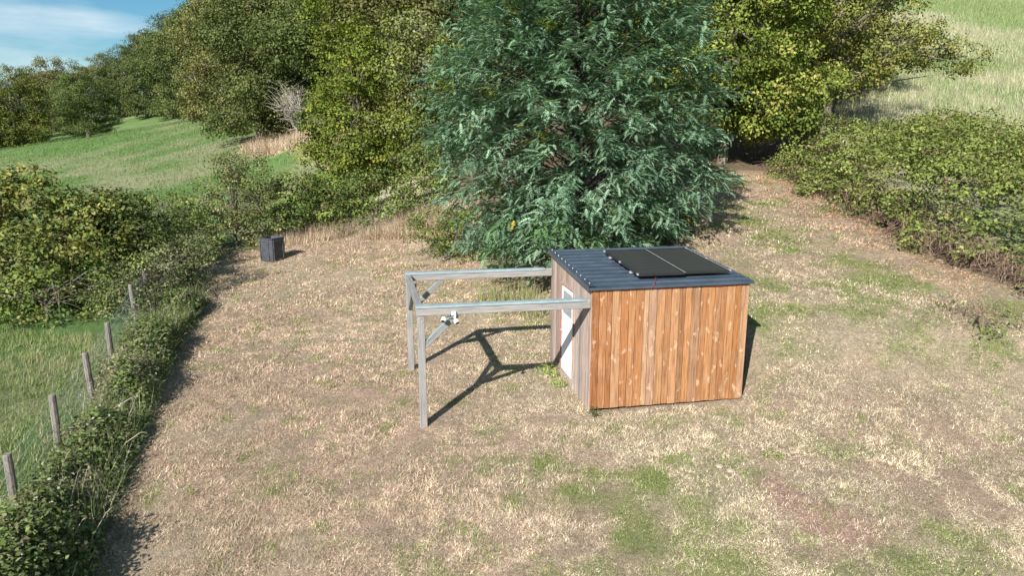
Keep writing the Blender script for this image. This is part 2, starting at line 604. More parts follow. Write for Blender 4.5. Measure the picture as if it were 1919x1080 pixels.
def ground_color(x, y):
    c = np.zeros((len(x), 3))
    straw = np.array([0.36, 0.29, 0.21])
    pink = np.array([0.34, 0.25, 0.185])
    green = np.array([0.17, 0.2, 0.07])
    soilc = np.array([0.34, 0.225, 0.175])
    dirt = np.array([0.12, 0.09, 0.06])
    fieldg = np.array([0.105, 0.175, 0.055])
    fieldp = np.array([0.2, 0.215, 0.115])
    a = fbm(x * 0.3, y * 0.4, 5, 4)[:, None]
    c[:] = straw * (1 - sstep(0.4, 0.65, a)) + pink * sstep(0.4, 0.65, a)
    g, s = lawn_masks(x, y)
    c = c * (1 - g[:, None] * 0.8) + green * g[:, None] * 0.8
    c = c * (1 - s[:, None]) + soilc * s[:, None]
    inl = in_poly(x, y, LAWN)
    ed = edge_dist(x, y, LAWN)
    k = np.where(inl, sstep(0, 0.5, ed) * 0.5 + 0.5, 0.5 - 0.5 * sstep(0, 0.5, ed))[:, None]
    # outside the mown plot
    fa = fbm(x * 0.22, y * 0.22, 41, 5)[:, None]
    fld = fieldg * (1 - sstep(0.48, 0.7, fa)) + fieldp * sstep(0.48, 0.7, fa)
    hill = np.array([0.36, 0.34, 0.22])
    hillg = np.array([0.2, 0.26, 0.11])
    hb = (fbm(x * 0.07, y * 0.1, 51, 5) + 0.3 * (sstep(42, 75, y) - 0.75))[:, None]
    hl = hill * (1 - sstep(0.4, 0.6, hb)) + hillg * sstep(0.4, 0.6, hb)
    o = np.where((x < -7)[:, None], fld, hl)
    wood = (sstep(0, 1, (x + 0.18 * y - 1) / 3) * (1 - sstep(0, 1, (x - 0.42 * y - 1) / 4)) * sstep(20, 24, y))[:, None]
    o = o * (1 - wood) + dirt * wood
    near = (1 - sstep(0.5, 4, ed))[:, None] * sstep(-8.2, -5, x)[:, None] * (y < 40)[:, None]
    o = o * (1 - near) + dirt * 1.3 * near
    lush = (np.exp(-((x + 11.5) / 3.5) ** 2 - ((y - 38.5) / 4.0) ** 2))[:, None]
    o = o * (1 - lush) + np.array([0.17, 0.25, 0.06]) * lush
    tan = (np.exp(-((x + 13.8) / 1.3) ** 2 - ((y - 41) / 2.2) ** 2) * 0.7)[:, None]
    o = o * (1 - tan) + np.array([0.36, 0.27, 0.17]) * tan
    bk = np.where(in_poly(x, y, BANK), 1.0, 0.0)[:, None]
    o = o * (1 - bk) + np.array([0.42, 0.32, 0.22]) * bk
    return c * k + o * (1 - k)


def graded(lo, hi, fine, far):
    a = np.arange(lo, hi + 1e-6, fine)
    l, r, st = [], [], fine
    p = lo
    while p > far[0]:
        st *= 1.12
        p -= st
        l.append(p)
    st = fine
    p = hi
    while p < far[1]:
        st *= 1.09
        p += st
        r.append(p)
    return np.concatenate([l[::-1], a, r])


gx = graded(-14, 16, 0.2, (-700, 700))
gy = graded(4, 31, 0.2, (-150, 1500))
X, Y = np.meshgrid(gx, gy)
xf, yf = X.ravel(), Y.ravel()
zf = terr(xf, yf)
zf = zf + 0.05 * (fbm(xf * 2.2, yf * 2.2, 8, 3) - 0.5) * (np.abs(xf) < 17) * (yf < 31) * (yf > 4)
ni, nj = len(gx), len(gy)
idx = np.arange(ni * nj).reshape(nj, ni)
gf = np.stack([idx[:-1, :-1], idx[:-1, 1:], idx[1:, 1:], idx[1:, :-1]], -1).reshape(-1, 4)
ground = link('ground', mesh_np('ground', np.stack([xf, yf, zf], 1), 4, gf, ground_color(xf, yf), M['ground'], True))
tag(ground, 'mown dry lawn and grassy fields rising to the hillside', kind='structure')


# ------------------------------------------------------------------ grass
def blades(bx, by, length, el, width, color, zoff=0.0, curl=0.25):
    """one thin triangle for each blade"""
    n = len(bx)
    az = rng.uniform(0, 2 * math.pi, n)
    b = np.stack([bx, by, terr(bx, by) + zoff], 1)
    h = np.stack([np.cos(az), np.sin(az), np.zeros(n)], 1)
    s = np.stack([-np.sin(az + rng.uniform(-1, 1, n)), np.cos(az), np.zeros(n)], 1)
    d = h * np.cos(el)[:, None]
    d[:, 2] = np.sin(el)
    tip = b + d * length[:, None]
    s = unit(s) * (width * 0.5)[:, None]
    v = np.stack([b - s, b + s, tip], 1).reshape(-1, 3)
    return v, np.repeat(color, 3, 0)


def grass_object(name, parts, label, cat='grass'):
    v = np.concatenate([p[0] for p in parts])
    c = np.concatenate([p[1] for p in parts])
    f = np.arange(len(v)).reshape(-1, 3)
    o = link(name, mesh_np(name, v, 3, f, c, M['grass']))
    return tag(o, label, cat, kind='stuff')


def pick(pal, n, jit=0.22):
    w = np.array([p[1] for p in pal], float)
    k = rng.choice(len(pal), n, p=w / w.sum())
    c = np.array([p[0] for p in pal])[k]
    return c * rng.uniform(1 - jit, 1 + jit, (n, 1))


STRAW = [((0.6, 0.52, 0.37), 3), ((0.5, 0.42, 0.3), 3), ((0.36, 0.29, 0.2), 2.0), ((0.68, 0.61, 0.47), 1.0), ((0.19, 0.145, 0.1), 1.5)]
STRAW_PINK = [((0.57, 0.455, 0.33), 3), ((0.47, 0.36, 0.26), 3), ((0.34, 0.24, 0.17), 2.4), ((0.66, 0.55, 0.42), 0.9), ((0.18, 0.125, 0.09), 1.8)]
GREEN = [((0.17, 0.235, 0.06), 3), ((0.24, 0.28, 0.09), 2), ((0.32, 0.32, 0.13), 1.5), ((0.11, 0.17, 0.045), 1)]


def lawn_zone(ylo, yhi, dens, nb, lmin, lmax, wd):
    poly = [(-18, ylo), (20, ylo), (20, yhi), (-18, yhi)]
    n = int(dens * 38 * (yhi - ylo))
    x, y = sample_poly(poly, n)
    k = in_poly(x, y, LAWN) & (np.abs(x) < 0.82 * y + 1.5)
    x, y = x[k], y[k]
    # none where the shed stands
    sx = (x - 1.4) * 0.982 + (y - 11.65) * 0.189
    tx = -(x - 1.4) * 0.189 + (y - 11.65) * 0.982
    k = ~((sx > 0.02) & (sx < 3.0) & (tx > -0.09 - 0.08 * np.sin(sx * 9) ** 2 * (sx < 1.0)) & (tx < 2.85))
    x, y = x[k], y[k]
    g, s = lawn_masks(x, y)
    k = rng.random(len(x)) > s * 0.62
    x, y, g = x[k], y[k], g[k]
    n = len(x)
    bx = np.repeat(x, nb) + rng.normal(0, 0.035, n * nb)
    by = np.repeat(y, nb) + rng.normal(0, 0.035, n * nb)
    gg = np.repeat(g, nb)
    clump = fbm(bx * 1.3, by * 1.3, 61, 3)
    hi = 0.3 + 1.2 * clump
    L = rng.uniform(lmin, lmax, n * nb) * hi
    el = np.radians(rng.uniform(0, 38, n * nb) * (0.5 + clump))
    fleck = sstep(0.66, 0.74, fbm(bx * 2.3, by * 2.3, 79, 2)) * 0.45
    isg = rng.random(n * nb) < (gg * 0.72 + 0.04 + fleck)
    el = np.where(isg, np.radians(rng.uniform(10, 55, n * nb)), el)
    pinkness = np.repeat(sstep(3.0, -3.5, x) + 0.55 * sstep(7.5, 11, x) * sstep(16, 20, y), nb)
    pinkness = sstep(0, 1, (3.0 - bx) / 6.5) * 0.85 + 0.7 * sstep(7.5, 11, bx) * sstep(15, 20, by)
    c = np.where((rng.random(n * nb) < pinkness)[:, None], pick(STRAW_PINK, n * nb) * np.array([0.94, 0.89, 0.9]), pick(STRAW, n * nb) * np.array([0.97, 0.95, 0.97]))
    tone = ((0.9 + 0.68 * fbm(bx * 0.7, by * 0.9, 71, 4)) * (0.62 + 0.76 * fbm(bx * 4.5, by * 4.5, 73, 2)))[:, None]
    c = c * tone
    rust = sstep(8.6, 10.8, bx) * sstep(13.5, 17, by) * 0.7 + sstep(23.5, 27, by) * sstep(3, 6, bx) * 0.6
    c = np.where((rng.random(n * nb) < rust)[:, None], c * np.array([1.0, 0.8, 0.72]), c)
    c = np.where(isg[:, None], pick(GREEN, n * nb), c)
    return blades(bx, by, L, el, np.full(n * nb, wd) * rng.uniform(0.7, 1.4, n * nb), c, 0.0)


lawn_parts = [lawn_zone(5.2, 9, 760, 7, 0.032, 0.085, 0.0058),
              lawn_zone(9, 13, 560, 6, 0.036, 0.092, 0.0075),
              lawn_zone(13, 19, 270, 6, 0.045, 0.115, 0.0105),
              lawn_zone(19, 31, 110, 6, 0.065, 0.16, 0.017)]
grass_object('mown_grass', lawn_parts, 'short dry mown grass with green patches round the shed')

# long green grass beyond the wire fence
FENCE = [(-5.9, 6.2), (-6.55, 8.2), (-7.12, 9.96), (-7.77, 11.95), (-8.64, 14.09), (-9.9, 17.4), (-10.6, 19.4), (-11.6, 22.0)]
x, y = sample_poly([(-16, 5), (-5.7, 5), (-6.2, 7), (-7.4, 10), (-8.6, 13.5), (-10, 16.4), (-15, 17.5), (-20, 20), (-22, 12)], 12000)
nb = 9
bx = np.repeat(x, nb) + rng.normal(0, 0.06, len(x) * nb)
by = np.repeat(y, nb) + rng.normal(0, 0.06, len(x) * nb)
tall = fbm(bx * 0.8, by * 0.8, 77, 3)
L = rng.uniform(0.08, 0.24, len(bx)) * (0.5 + tall)
FIELD_G = [((0.16, 0.215, 0.065), 3), ((0.21, 0.255, 0.085), 2), ((0.11, 0.155, 0.05), 1.5), ((0.34, 0.31, 0.19), 0.9)]
FIELD_D = [((0.4, 0.35, 0.22), 2), ((0.32, 0.3, 0.16), 2), ((0.18, 0.24, 0.075), 3)]
dryk = rng.random(len(bx)) < sstep(0.45, 0.65, fbm(bx * 0.5, by * 0.6, 83, 3))
c = np.where(dryk[:, None], pick(FIELD_D, len(bx)), pick(FIELD_G, len(bx)))
near_g = blades(bx, by, L, np.radians(rng.uniform(25, 80, len(bx))), np.full(len(bx), 0.009), c)
grass_object('meadow_grass', [near_g], 'long green grass beyond the wire fence')

# sward of the two far fields
x1, y1 = sample_poly([(-9, 33), (-10, 40), (-20, 55), (-38, 92), (-80, 92), (-55, 55), (-30, 30)], 60000)
c1 = np.where((rng.random(len(x1)) < sstep(0.48, 0.68, fbm(x1 * 0.22, y1 * 0.22, 41, 5)))[:, None],
              pick([((0.25, 0.25, 0.15), 2), ((0.19, 0.22, 0.11), 2)], len(x1)),
              pick([((0.1, 0.175, 0.05), 3), ((0.13, 0.205, 0.065), 2), ((0.17, 0.21, 0.085), 1)], len(x1)))
far_l = blades(x1, y1, rng.uniform(0.1, 0.3, len(x1)), np.radians(rng.uniform(15, 70, len(x1))), np.full(len(x1), 0.045), c1)
grass_object('field_grass', [far_l], 'short green sward of the far field left of the wood')
x2, y2 = sample_poly([(15, 33), (24, 31), (36, 42), (75, 90), (50, 105), (28, 60)], 70000)
hb = fbm(x2 * 0.07, y2 * 0.1, 51, 5) + 0.3 * (sstep(42, 75, y2) - 0.75)
c2 = np.where((rng.random(len(x2)) < sstep(0.38, 0.62, hb))[:, None],
              pick([((0.19, 0.25, 0.1), 3), ((0.27, 0.3, 0.15), 2)], len(x2)),
              pick([((0.42, 0.39, 0.27), 3), ((0.33, 0.32, 0.2), 2), ((0.22, 0.27, 0.12), 1.6)], len(x2)))
far_r = blades(x2, y2, rng.uniform(0.2, 0.75, len(x2)), np.radians(rng.uniform(40, 85, len(x2))), np.full(len(x2), 0.035), c2)
grass_object('hillside_grass', [far_r], 'pale uncut grass of the hillside field at the upper right')

# ------------------------------------------------------------------ shed
FLx, FLy = 1.40, 11.65
ANG = math.atan2(0.189, 0.982)
S3 = Vector((math.cos(ANG), math.sin(ANG), 0))
T3 = Vector((-math.sin(ANG), math.cos(ANG), 0))


def SP(s, t, z):
    return Vector((FLx, FLy, 0)) + S3 * s + T3 * t + Vector((0, 0, z))


W_S, D_S = 3.0, 2.9
shed = empty('garden_shed', (FLx, FLy, 0), ANG)
tag(shed, 'small timber shed with orange-brown board front and slate-blue ribbed metal roof', 'shed')


def roof_z(t):
    return 2.315 + 0.068 * t


b = MB()
b.box((W_S / 2, D_S / 2, 0.02 + 1.1), (W_S - 0.08, D_S - 0.08, 2.2))
b.build('wall_core', M['dark'], shed)
b = MB()
b.box((W_S / 2, D_S / 2, -0.03), (W_S - 0.14, D_S - 0.14, 0.1))
b.build('floor_frame', M['dark'], shed)


def board_mesh(name, w, h, th, mat):
    bb = MB()
    bb.box((0, 0, h / 2), (w, th, h), None, 0.004)
    return bb.mesh(name, mat)


FRONT_C = [(0.33, 0.125, 0.045), (0.44, 0.2, 0.085), (0.36, 0.145, 0.055), (0.5, 0.27, 0.14), (0.41, 0.17, 0.065), (0.46, 0.22, 0.095),
           (0.42, 0.185, 0.075), (0.52, 0.31, 0.18), (0.43, 0.26, 0.17), (0.47, 0.245, 0.115), (0.4, 0.185, 0.08), (0.5, 0.26, 0.13),
           (0.3, 0.14, 0.065), (0.5, 0.235, 0.095), (0.36, 0.2, 0.115), (0.42, 0.185, 0.075), (0.47, 0.225, 0.095), (0.41, 0.2, 0.09),
           (0.37, 0.165, 0.07), (0.45, 0.215, 0.09), (0.39, 0.165, 0.06), (0.46, 0.27, 0.15)]
FRONT_C = [tuple(0.7 * (0.85 * v + 0.15 * m_) for v, m_ in zip(c_, (0.43, 0.205, 0.08))) for c_ in FRONT_C]
nf = 22
wid = np.array([1 + 0.22 * math.sin(i * 2.4) + 0.1 * math.sin(i * 5.1) for i in range(nf)])
wid = wid / wid.sum() * W_S
s0 = 0.0
for i in range(nf):
    w = float(wid[i])
    me = board_mesh('board', w - 0.008, 2.27 - 0.055, 0.024, M['larch'])
    link('board', me, shed, FRONT_C[i], (s0 + w / 2, -0.004 + 0.003 * math.sin(i * 3.7), 0.055 + 0.005 * math.sin(i * 2.1)))
    s0 += w


def grey_c(i, warm=0.5):
    r = random.uniform(0.7, 1.2)
    a = (0.33, 0.275, 0.25)
    c2 = (0.3, 0.2, 0.15)
    k = random.random() * warm
    return tuple((a[j] * (1 - k) + c2[j] * k) * r for j in range(3))


# left wall: boards run from the front corner to the door and on to the rear corner
DOOR0, DOOR1, DTOP = 1.03, 1.95, 2.0


def side_boards(t0, t1, z0, z1fun, x, n, warm):
    w = (t1 - t0) / n
    for i in range(n):
        tt = t0 + (i + 0.5) * w
        h = z1fun(tt) - z0
        me = board_mesh('board', w - 0.005, h, 0.024, M['grey_board'])
        o = link('board', me, shed, grey_c(i, warm), (x + random.uniform(-0.002, 0.002), tt, z0 + random.uniform(-0.01, 0.0)), math.pi / 2)


top = lambda t: roof_z(t) - 0.045
side_boards(0.015, DOOR0 - 0.04, 0.0, top, 0.002, 7, 0.6)
side_boards(DOOR1 + 0.04, D_S - 0.015, 0.0, top, 0.002, 6, 0.9)
side_boards(DOOR0 - 0.04, DOOR1 + 0.04, DTOP + 0.045, top, 0.002, 7, 0.8)
side_boards(0.015, D_S - 0.015, 0.0, top, W_S - 0.002, 20, 0.5)
for i in range(20):      # rear wall
    w = W_S / 20
    me = board_mesh('board', w - 0.005, 2.45, 0.024, M['grey_board'])
    link('board', me, shed, grey_c(i, 0.5), (w * (i + 0.5), D_S + 0.004, 0.0))

# door
door = MB()
dz0 = 0.17
door.box((-0.004, (DOOR0 + DOOR1) / 2, (dz0 + DTOP) / 2 - 0.0), (0.03, DOOR1 - DOOR0 - 0.09, DTOP - dz0 - 0.09))
d_o = door.build('door', M['white_paint'], shed)
b = MB()
b.box((-0.012, DOOR1 - 0.018, (dz0 + DTOP) / 2), (0.055, 0.04, DTOP - dz0))
b.build('door_jamb', M['red_wood'], shed)
b = MB()
b.box((-0.012, DOOR0 + 0.018, (dz0 + DTOP) / 2), (0.055, 0.04, DTOP - dz0))
b.build('door_jamb', M['grey_board'], shed, (0.34, 0.25, 0.2))
b = MB()
b.box((-0.012, (DOOR0 + DOOR1) / 2, DTOP + 0.02), (0.055, DOOR1 - DOOR0 + 0.02, 0.045))
b.build('door_lintel', M['grey_board'], shed, (0.34, 0.24, 0.19))
b = MB()
b.box((-0.012, (DOOR0 + DOOR1) / 2, dz0 - 0.085), (0.06, DOOR1 - DOOR0 + 0.06, 0.165))
b.build('threshold', M['grey_board'], shed, (0.36, 0.29, 0.24))
b = MB()
b.box((-0.022, (DOOR0 + DOOR1) / 2, 1.67), (0.012, 0.62, 0.48))
b.build('pane', M['glass'], d_o)
b = MB()
for zz in (1.40, 1.93):
    b.box((-0.024, (DOOR0 + DOOR1) / 2, zz), (0.016, 0.76, 0.06))
for tt in (DOOR0 + 0.09, DOOR1 - 0.09):
    b.box((-0.0235, tt, 1.665), (0.015, 0.07, 0.47))
b.build('glazing_bar', M['white_paint'], d_o)
b = MB()
b.box((-0.03, DOOR1 - 0.13, 1.02), (0.02, 0.035, 0.14))
b.tube([(-0.035, DOOR1 - 0.13, 1.06), (-0.075, DOOR1 - 0.13, 1.06), (-0.08, DOOR1 - 0.25, 1.06)], 0.009, 6)
b.build('handle', M['alu'], d_o)

# roof: three ribbed sheets, ribs run left to right
PITCH = 0.268
x_l, x_r = -0.07, W_S + 0.05
t_start = -0.06


def rib_profile(t0, nr, last):
    pr = []
    for i in range(nr):
        a = t0 + i * PITCH
        pr += [(a, 0.0), (a + 0.155, 0.0), (a + 0.18, 0.018), (a + 0.225, 0.018), (a + 0.25, 0.0)]
    pr.append((t0 + nr * PITCH + (0.03 if not last else 0.0), 0.0))
    return pr


t0 = t_start
rib_ts = []
for k, nr in enumerate((4, 4, 3)):
    pr = rib_profile(t0, nr, k == 2)
    vs, fs = [], []
    up = 0.0015 * k
    for xx in (x_l, x_r):
        for (t, h) in pr:
            vs.append((xx, t, roof_z(t) + h + 0.012 + up))
        for (t, h) in pr:
            vs.append((xx, t, roof_z(t) + h + up + 0.010))
    n = len(pr)
    for i in range(n - 1):
        fs.append((i, 2 * n + i, 2 * n + i + 1, i + 1))
        fs.append((n + i, n + i + 1, 3 * n + i + 1, 3 * n + i))
        fs.append((i, i + 1, n + i + 1, n + i))
        fs.append((2 * n + i, 3 * n + i, 3 * n + i + 1, 2 * n + i + 1))
    fs.append((0, n, 3 * n, 2 * n))
    fs.append((n - 1, 3 * n - 1, 4 * n - 1, 2 * n - 1)[::-1])
    b = MB()
    b.add(vs, fs)
    b.build('roof_sheet', M['roof'], shed)
    for i in range(nr):
        rib_ts.append(t0 + i * PITCH + 0.2)
    t0 += nr * PITCH
t_end = t0
b = MB()
b.beam((x_l - 0.006, t_start, roof_z(t_start) - 0.022), (x_l - 0.006, t_end, roof_z(t_end) - 0.022), 0.008, 0.085)
b.beam((x_l + 0.055, t_start, roof_z(t_start) + 0.035), (x_l + 0.055, t_end, roof_z(t_end) + 0.035), 0.13, 0.004)
b.build('edge_flashing', M['roof'], shed)
b = MB()
b.beam((x_l, t_start - 0.006, roof_z(t_start) - 0.02), (x_r, t_start - 0.006, roof_z(t_start) - 0.012), 0.008, 0.05)
b.build('front_flashing', M['roof'], shed)
b = MB()
for t in np.linspace(0.1, D_S - 0.1, 4):
    b.box((W_S / 2, t, roof_z(t) - 0.025), (W_S + 0.06, 0.05, 0.05))
b.build('rafter', M['grey_board'], shed, (0.3, 0.22, 0.16))
scm = MB().tube([(0, 0, 0), (0, 0, 0.012)], [0.011, 0.008], 6).mesh('screw', M['screw'])
for t in rib_ts:
    for xx in (x_l + 0.06,):
        link('screw', scm, shed, None, (xx, t, roof_z(t) + 0.034))

# solar panels on the roof
PA = roof_z(1) - roof_z(0)


def solar_panel(s_a, s_b, ta, tb, label):
    root = empty('solar_panel', SP((s_a + s_b) / 2, ta, roof_z(ta) + 0.05), ANG)
    root.rotation_euler = (math.atan(PA), 0, ANG)
    tag(root, label, 'solar panel', 'solar panels on the shed roof')
    w, l = s_b - s_a, tb - ta
    f = MB()
    for sx in (-1, 1):
        f.box((sx * (w / 2 - 0.0125), l / 2, 0.06), (0.025, l, 0.04))
    for yy in (0.0125, l - 0.0125):
        f.box((0, yy, 0.06), (w - 0.05, 0.025, 0.04))
    f.build('frame', M['panel_frame'], root)
    b2 = MB()
    b2.box((0, l / 2, 0.058), (w - 0.05, l - 0.05, 0.012))
    b2.build('back_sheet', M['back_sheet'], root)
    nr = 8
    rw = (l - 0.06) / nr
    cm = MB().box((0, 0, 0), (w - 0.056, rw - 0.02, 0.006)).mesh('cell_row', M['cell'])
    for i in range(nr):
        link('cell_row', cm, root, None, (0, 0.03 + (i + 0.5) * rw, 0.0685))
    for yy in (l * 0.2, l * 0.8):
        r2 = MB()
        r2.box((0, yy, 0.02), (w + 0.06, 0.04, 0.036))
        r2.build('rail', M['alu'], root)
    return root, w, l


p1, w1, l1 = solar_panel(0.95, 1.842, 0.26, 2.22, 'left of the two black solar panels on the shed roof')
p2, w2, l2 = solar_panel(1.858, 2.75, 0.30, 2.26, 'right of the two black solar panels on the shed roof')
cl = MB().box((0, 0, 0), (0.035, 0.06, 0.03), None, 0.006).mesh('clamp', M['screw'])
for (p_, w_, l_, sx) in ((p1, w1, l1, -1), (p2, w2, l2, 1)):
    for yy in (0.03, l_ * 0.5, l_ - 0.04):
        link('clamp', cl, p_, None, (sx * (w_ / 2 + 0.012), yy, 0.075))
b = MB().box((w1 / 2 + 0.008, l1 / 2, 0.079), (0.014, l1 - 0.02, 0.008))
b.build('joint_strip', M['alu'], p1)
b = MB().box((w2 / 2 - 0.006, l2 / 2, 0.083), (0.01, l2 - 0.02, 0.004))
b.build('edge_strip', M['alu'], p2)

# red cable along the front eave
pts = [SP(1.28, 0.25, roof_z(0.25) + 0.06), SP(1.2, 0.1, roof_z(0.1) + 0.03), SP(1.12, -0.075, roof_z(0) + 0.035), SP(1.06, -0.09, roof_z(0) - 0.04)]
b = MB().tube(pts, 0.008, 6)
pts = [SP(0.05, -0.03, 2.262)] + [SP(0.05 + i * 0.29, -0.036, 2.256 + 0.008 * math.sin(i * 2.2)) for i in range(1, 11)]
b.tube(pts, 0.008, 6)
cab = b.build('power_cable', M['cable'])
tag(cab, 'thin red cable running under the front edge of the shed roof', 'cable')

# ------------------------------------------------------------------ pergola
TB0, TB1, SX = 0.06, 2.83, -2.98
perg = empty('pergola', SP(SX, TB0, 0), ANG)
tag(perg, 'open grey timber pergola frame with two posts joined to the shed', 'pergola')
inv = perg.matrix_basis.inverted()


def PL(s, t, z):
    return (s - SX, t - TB0, z)


GT = [(0.225, 0.215, 0.21), (0.2, 0.195, 0.19), (0.245, 0.232, 0.222), (0.2, 0.195, 0.19)]
ZT0, ZT1 = 2.10, 2.15


def pmember(name, a, bb, w, h, c, up=(0, 0, 1), mat='grey_timber'):
    """bar whose mesh runs along its own z axis so that the grain follows it"""
    a, bb = Vector(a), Vector(bb)
    ax = (bb - a).normalized()
    side = ax.cross(Vector(up)).normalized()
    u = side.cross(ax).normalized()
    mm = MB()
    L = (bb - a).length
    mm.box((0, 0, L / 2), (w, h, L), None, 0.008)
    o = mm.build(name, M[mat], perg, c)
    o.matrix_local = Matrix.Translation(a) @ Matrix((side, u, ax)).transposed().to_4x4()
    return o


for (t, zb, zt) in ((TB0, -0.22, ZT0 - 0.17), (TB1, -0.08, ZT1 - 0.17)):
    sx_ = SX if t == TB0 else SX - 0.08
    pmember('post', PL(sx_, t, zb), PL(sx_, t, zt), 0.125, 0.125, GT[0], (0, 1, 0))
bms = []
for (t, zt, c) in ((TB0, ZT0, GT[2]), (TB1, ZT1, GT[2])):
    o = pmember('side_beam', PL(SX - (0.08 if t == TB0 else 0.15), t, zt - 0.085), PL(-0.02, t, zt - 0.085), 0.11, 0.16, c)
    bms.append(o)
    cp = MB()
    cp.box((0, 0.088, 1.475), (0.14, 0.012, 2.96))
    for sx in (-1, 1):
        cp.box((sx * 0.069, 0.072, 1.475), (0.004, 0.03, 2.96))
    k = cp.build('top_cap', M['cap'], o)  # blue-grey strip along the top of each side beam
pmember('cross_beam', PL(SX, TB0 + 0.07, ZT0 - 0.1), PL(SX - 0.08, TB1 - 0.07, ZT1 - 0.1), 0.1, 0.14, GT[3])


def brace(a, bb, cap):
    o = pmember('brace', a, bb, 0.09, 0.09, GT[1])
    if cap:
        L = (Vector(bb) - Vector(a)).length
        z = MB()
        z.box((0, 0.051, L / 2), (0.1, 0.01, L - 0.08))
        z.build('top_cap', M['cap'], o)  # thin blue-grey strip on the upper face of the brace


brace(PL(SX + 0.06, TB0, 1.40), PL(SX + 0.62, TB0, ZT0 - 0.16), True)
brace(PL(SX + 0.06, TB1, 1.45), PL(SX + 0.62, TB1, ZT1 - 0.16), True)
brace(PL(SX, TB0 + 0.06, 1.35), PL(SX, TB0 + 0.6, ZT0 - 0.15), False)
brace(PL(SX - 0.07, TB1 - 0.06, 1.42), PL(SX, TB1 - 0.6, ZT1 - 0.15), False)

# security lamp under the front beam
lamp = empty('security_lamp', SP(-2.43, TB0 - 0.08, 1.93), ANG)
lamp.scale = (0.72, 0.72, 0.72)
tag(lamp, 'small white twin-head security lamp fixed to the front pergola beam', 'lamp')
b = MB().box((0, 0.0, 0.03), (0.11, 0.05, 0.13), None, 0.012)
b.build('back_box', M['plastic_white'], lamp)
b = MB()
b.tube([(0, -0.03, 0.0), (-0.1, -0.05, -0.01), (-0.2, -0.06, 0.0)], 0.012, 6)
b.build('arm', M['plastic_black'], lamp)
for (hx, hz, tilt) in ((-0.23, -0.03, -0.5), (0.03, -0.09, 0.5)):
    h = MB()
    pr = [(0.0, 0.02), (0.0, 0.045), (0.035, 0.06), (0.09, 0.062), (0.1, 0.052)]
    c0 = Vector((hx, -0.06, hz))
    dd = Vector((tilt * 0.6, -0.6, -0.55)).normalized()
    h.tube([c0 + dd * a for a, r in pr], [r for a, r in pr], 12)
    ho = h.build('lamp_head', M['plastic_white'], lamp)
    h = MB().tube([c0 + dd * 0.1005, c0 + dd * 0.106], 0.046, 12)
    h.build('lens', M['plastic_black'], ho)
b = MB().tube([(0.02, -0.02, -0.03), (0.03, -0.03, -0.14)], [0.028, 0.02], 10)
b.build('motion_sensor', M['plastic_white'], lamp)

# ------------------------------------------------------------------ compost bin
bx0, by0 = -9.3, 26.2
comp = empty('compost_bin', (bx0, by0, float(terr(bx0, by0)) - 0.02), math.radians(-30))
comp.scale = (0.88, 0.88, 0.95)
tag(comp, 'open black plastic compost bin standing at the back of the lawn', 'compost bin')
b = MB()
nside = 8
R0 = [0.46 / math.cos(math.pi / 8) * (1 if True else 1)] * 8


def ring(z, r, cut=0.2):
    # square with cut corners
    c = r * cut
    pts = [(-r + c, -r), (r - c, -r), (r, -r + c), (r, r - c), (r - c, r), (-r + c, r), (-r, r - c), (-r, -r + c)]
    return [(a, b_, z) for a, b_ in pts]


prof = [(0.0, 0.385), (0.45, 0.415), (0.88, 0.40), (0.93, 0.42), (0.96, 0.42), (0.96, 0.385), (0.80, 0.375)]
vs = []
for z, r in prof:
    vs += ring(z, r)
fs = []
for i in range(len(prof) - 1):
    for k in range(8):
        fs.append((i * 8 + k, i * 8 + (k + 1) % 8, (i + 1) * 8 + (k + 1) % 8, (i + 1) * 8 + k))
fs.append(tuple(range(7, -1, -1)))
b.add(vs, fs)
b.build('body', M['bin'], comp)
b = MB()
b.add([(a, c, 0.8) for a, c, _ in ring(0, 0.375)], [tuple(range(8))])
b.add([(a, c, 0.79) for a, c, _ in ring(0, 0.37)], [tuple(range(7, -1, -1))])
b.build('compost', M['bin_in'], comp)
for k in range(4):
    a = k * math.pi / 2
    mrot = Matrix.Rotation(a, 3, 'Z')
    f = MB()
    for (cx_, cz_, dx_, dz_) in ((-0.255, 0.47, 0.05, 0.8), (0.255, 0.47, 0.05, 0.8), (0, 0.85, 0.46, 0.05), (0, 0.09, 0.46, 0.05)):
        f.box(mrot @ Vector((cx_, -0.418, cz_)), (dx_, 0.045, dz_), mrot)
    f.build('panel_frame', M['bin'], comp)
f = MB()
for z in (0.2, 0.3, 0.4, 0.5, 0.6, 0.7):
    f.box((0, -0.415, z), (0.4, 0.015, 0.02))
f.box((0, -0.43, 0.12), (0.12, 0.03, 0.04))
f.build('hatch', M['bin'], comp)

# ------------------------------------------------------------------ wire fence
fence = empty('wire_fence', (FENCE[1][0], FENCE[1][1], float(terr(*FENCE[1]))))
tag(fence, 'round wooden posts with sagging green wire mesh along the left edge', 'fence')
fz = float(terr(*FENCE[1]))
tops = []
for i, (fx, fy) in enumerate(FENCE):
    z = float(terr(fx, fy))
    h = (1.05, 1.12, 1.12, 1.05, 1.0, 1.12, 1.1, 1.1)[i]
    lx, ly = ((0.0, 0), (-0.02, 0.03), (-0.02, 0.05), (-0.05, 0.02), (-0.03, 0.04), (-0.1, 0.1), (-0.05, 0), (0, 0))[i]
    p0 = Vector((fx - FENCE[1][0], fy - FENCE[1][1], z - fz - 0.15))
    p1v = p0 + Vector((lx, ly, h + 0.15))
    b = MB()
    b.tube([p0, p0.lerp(p1v, 0.5), p1v - Vector((0, 0, 0.02)), p1v], [0.062, 0.058, 0.055, 0.045], 10)
    b.build('post', M['post'], fence)
    tops.append((p0, p1v))
wm = MB()
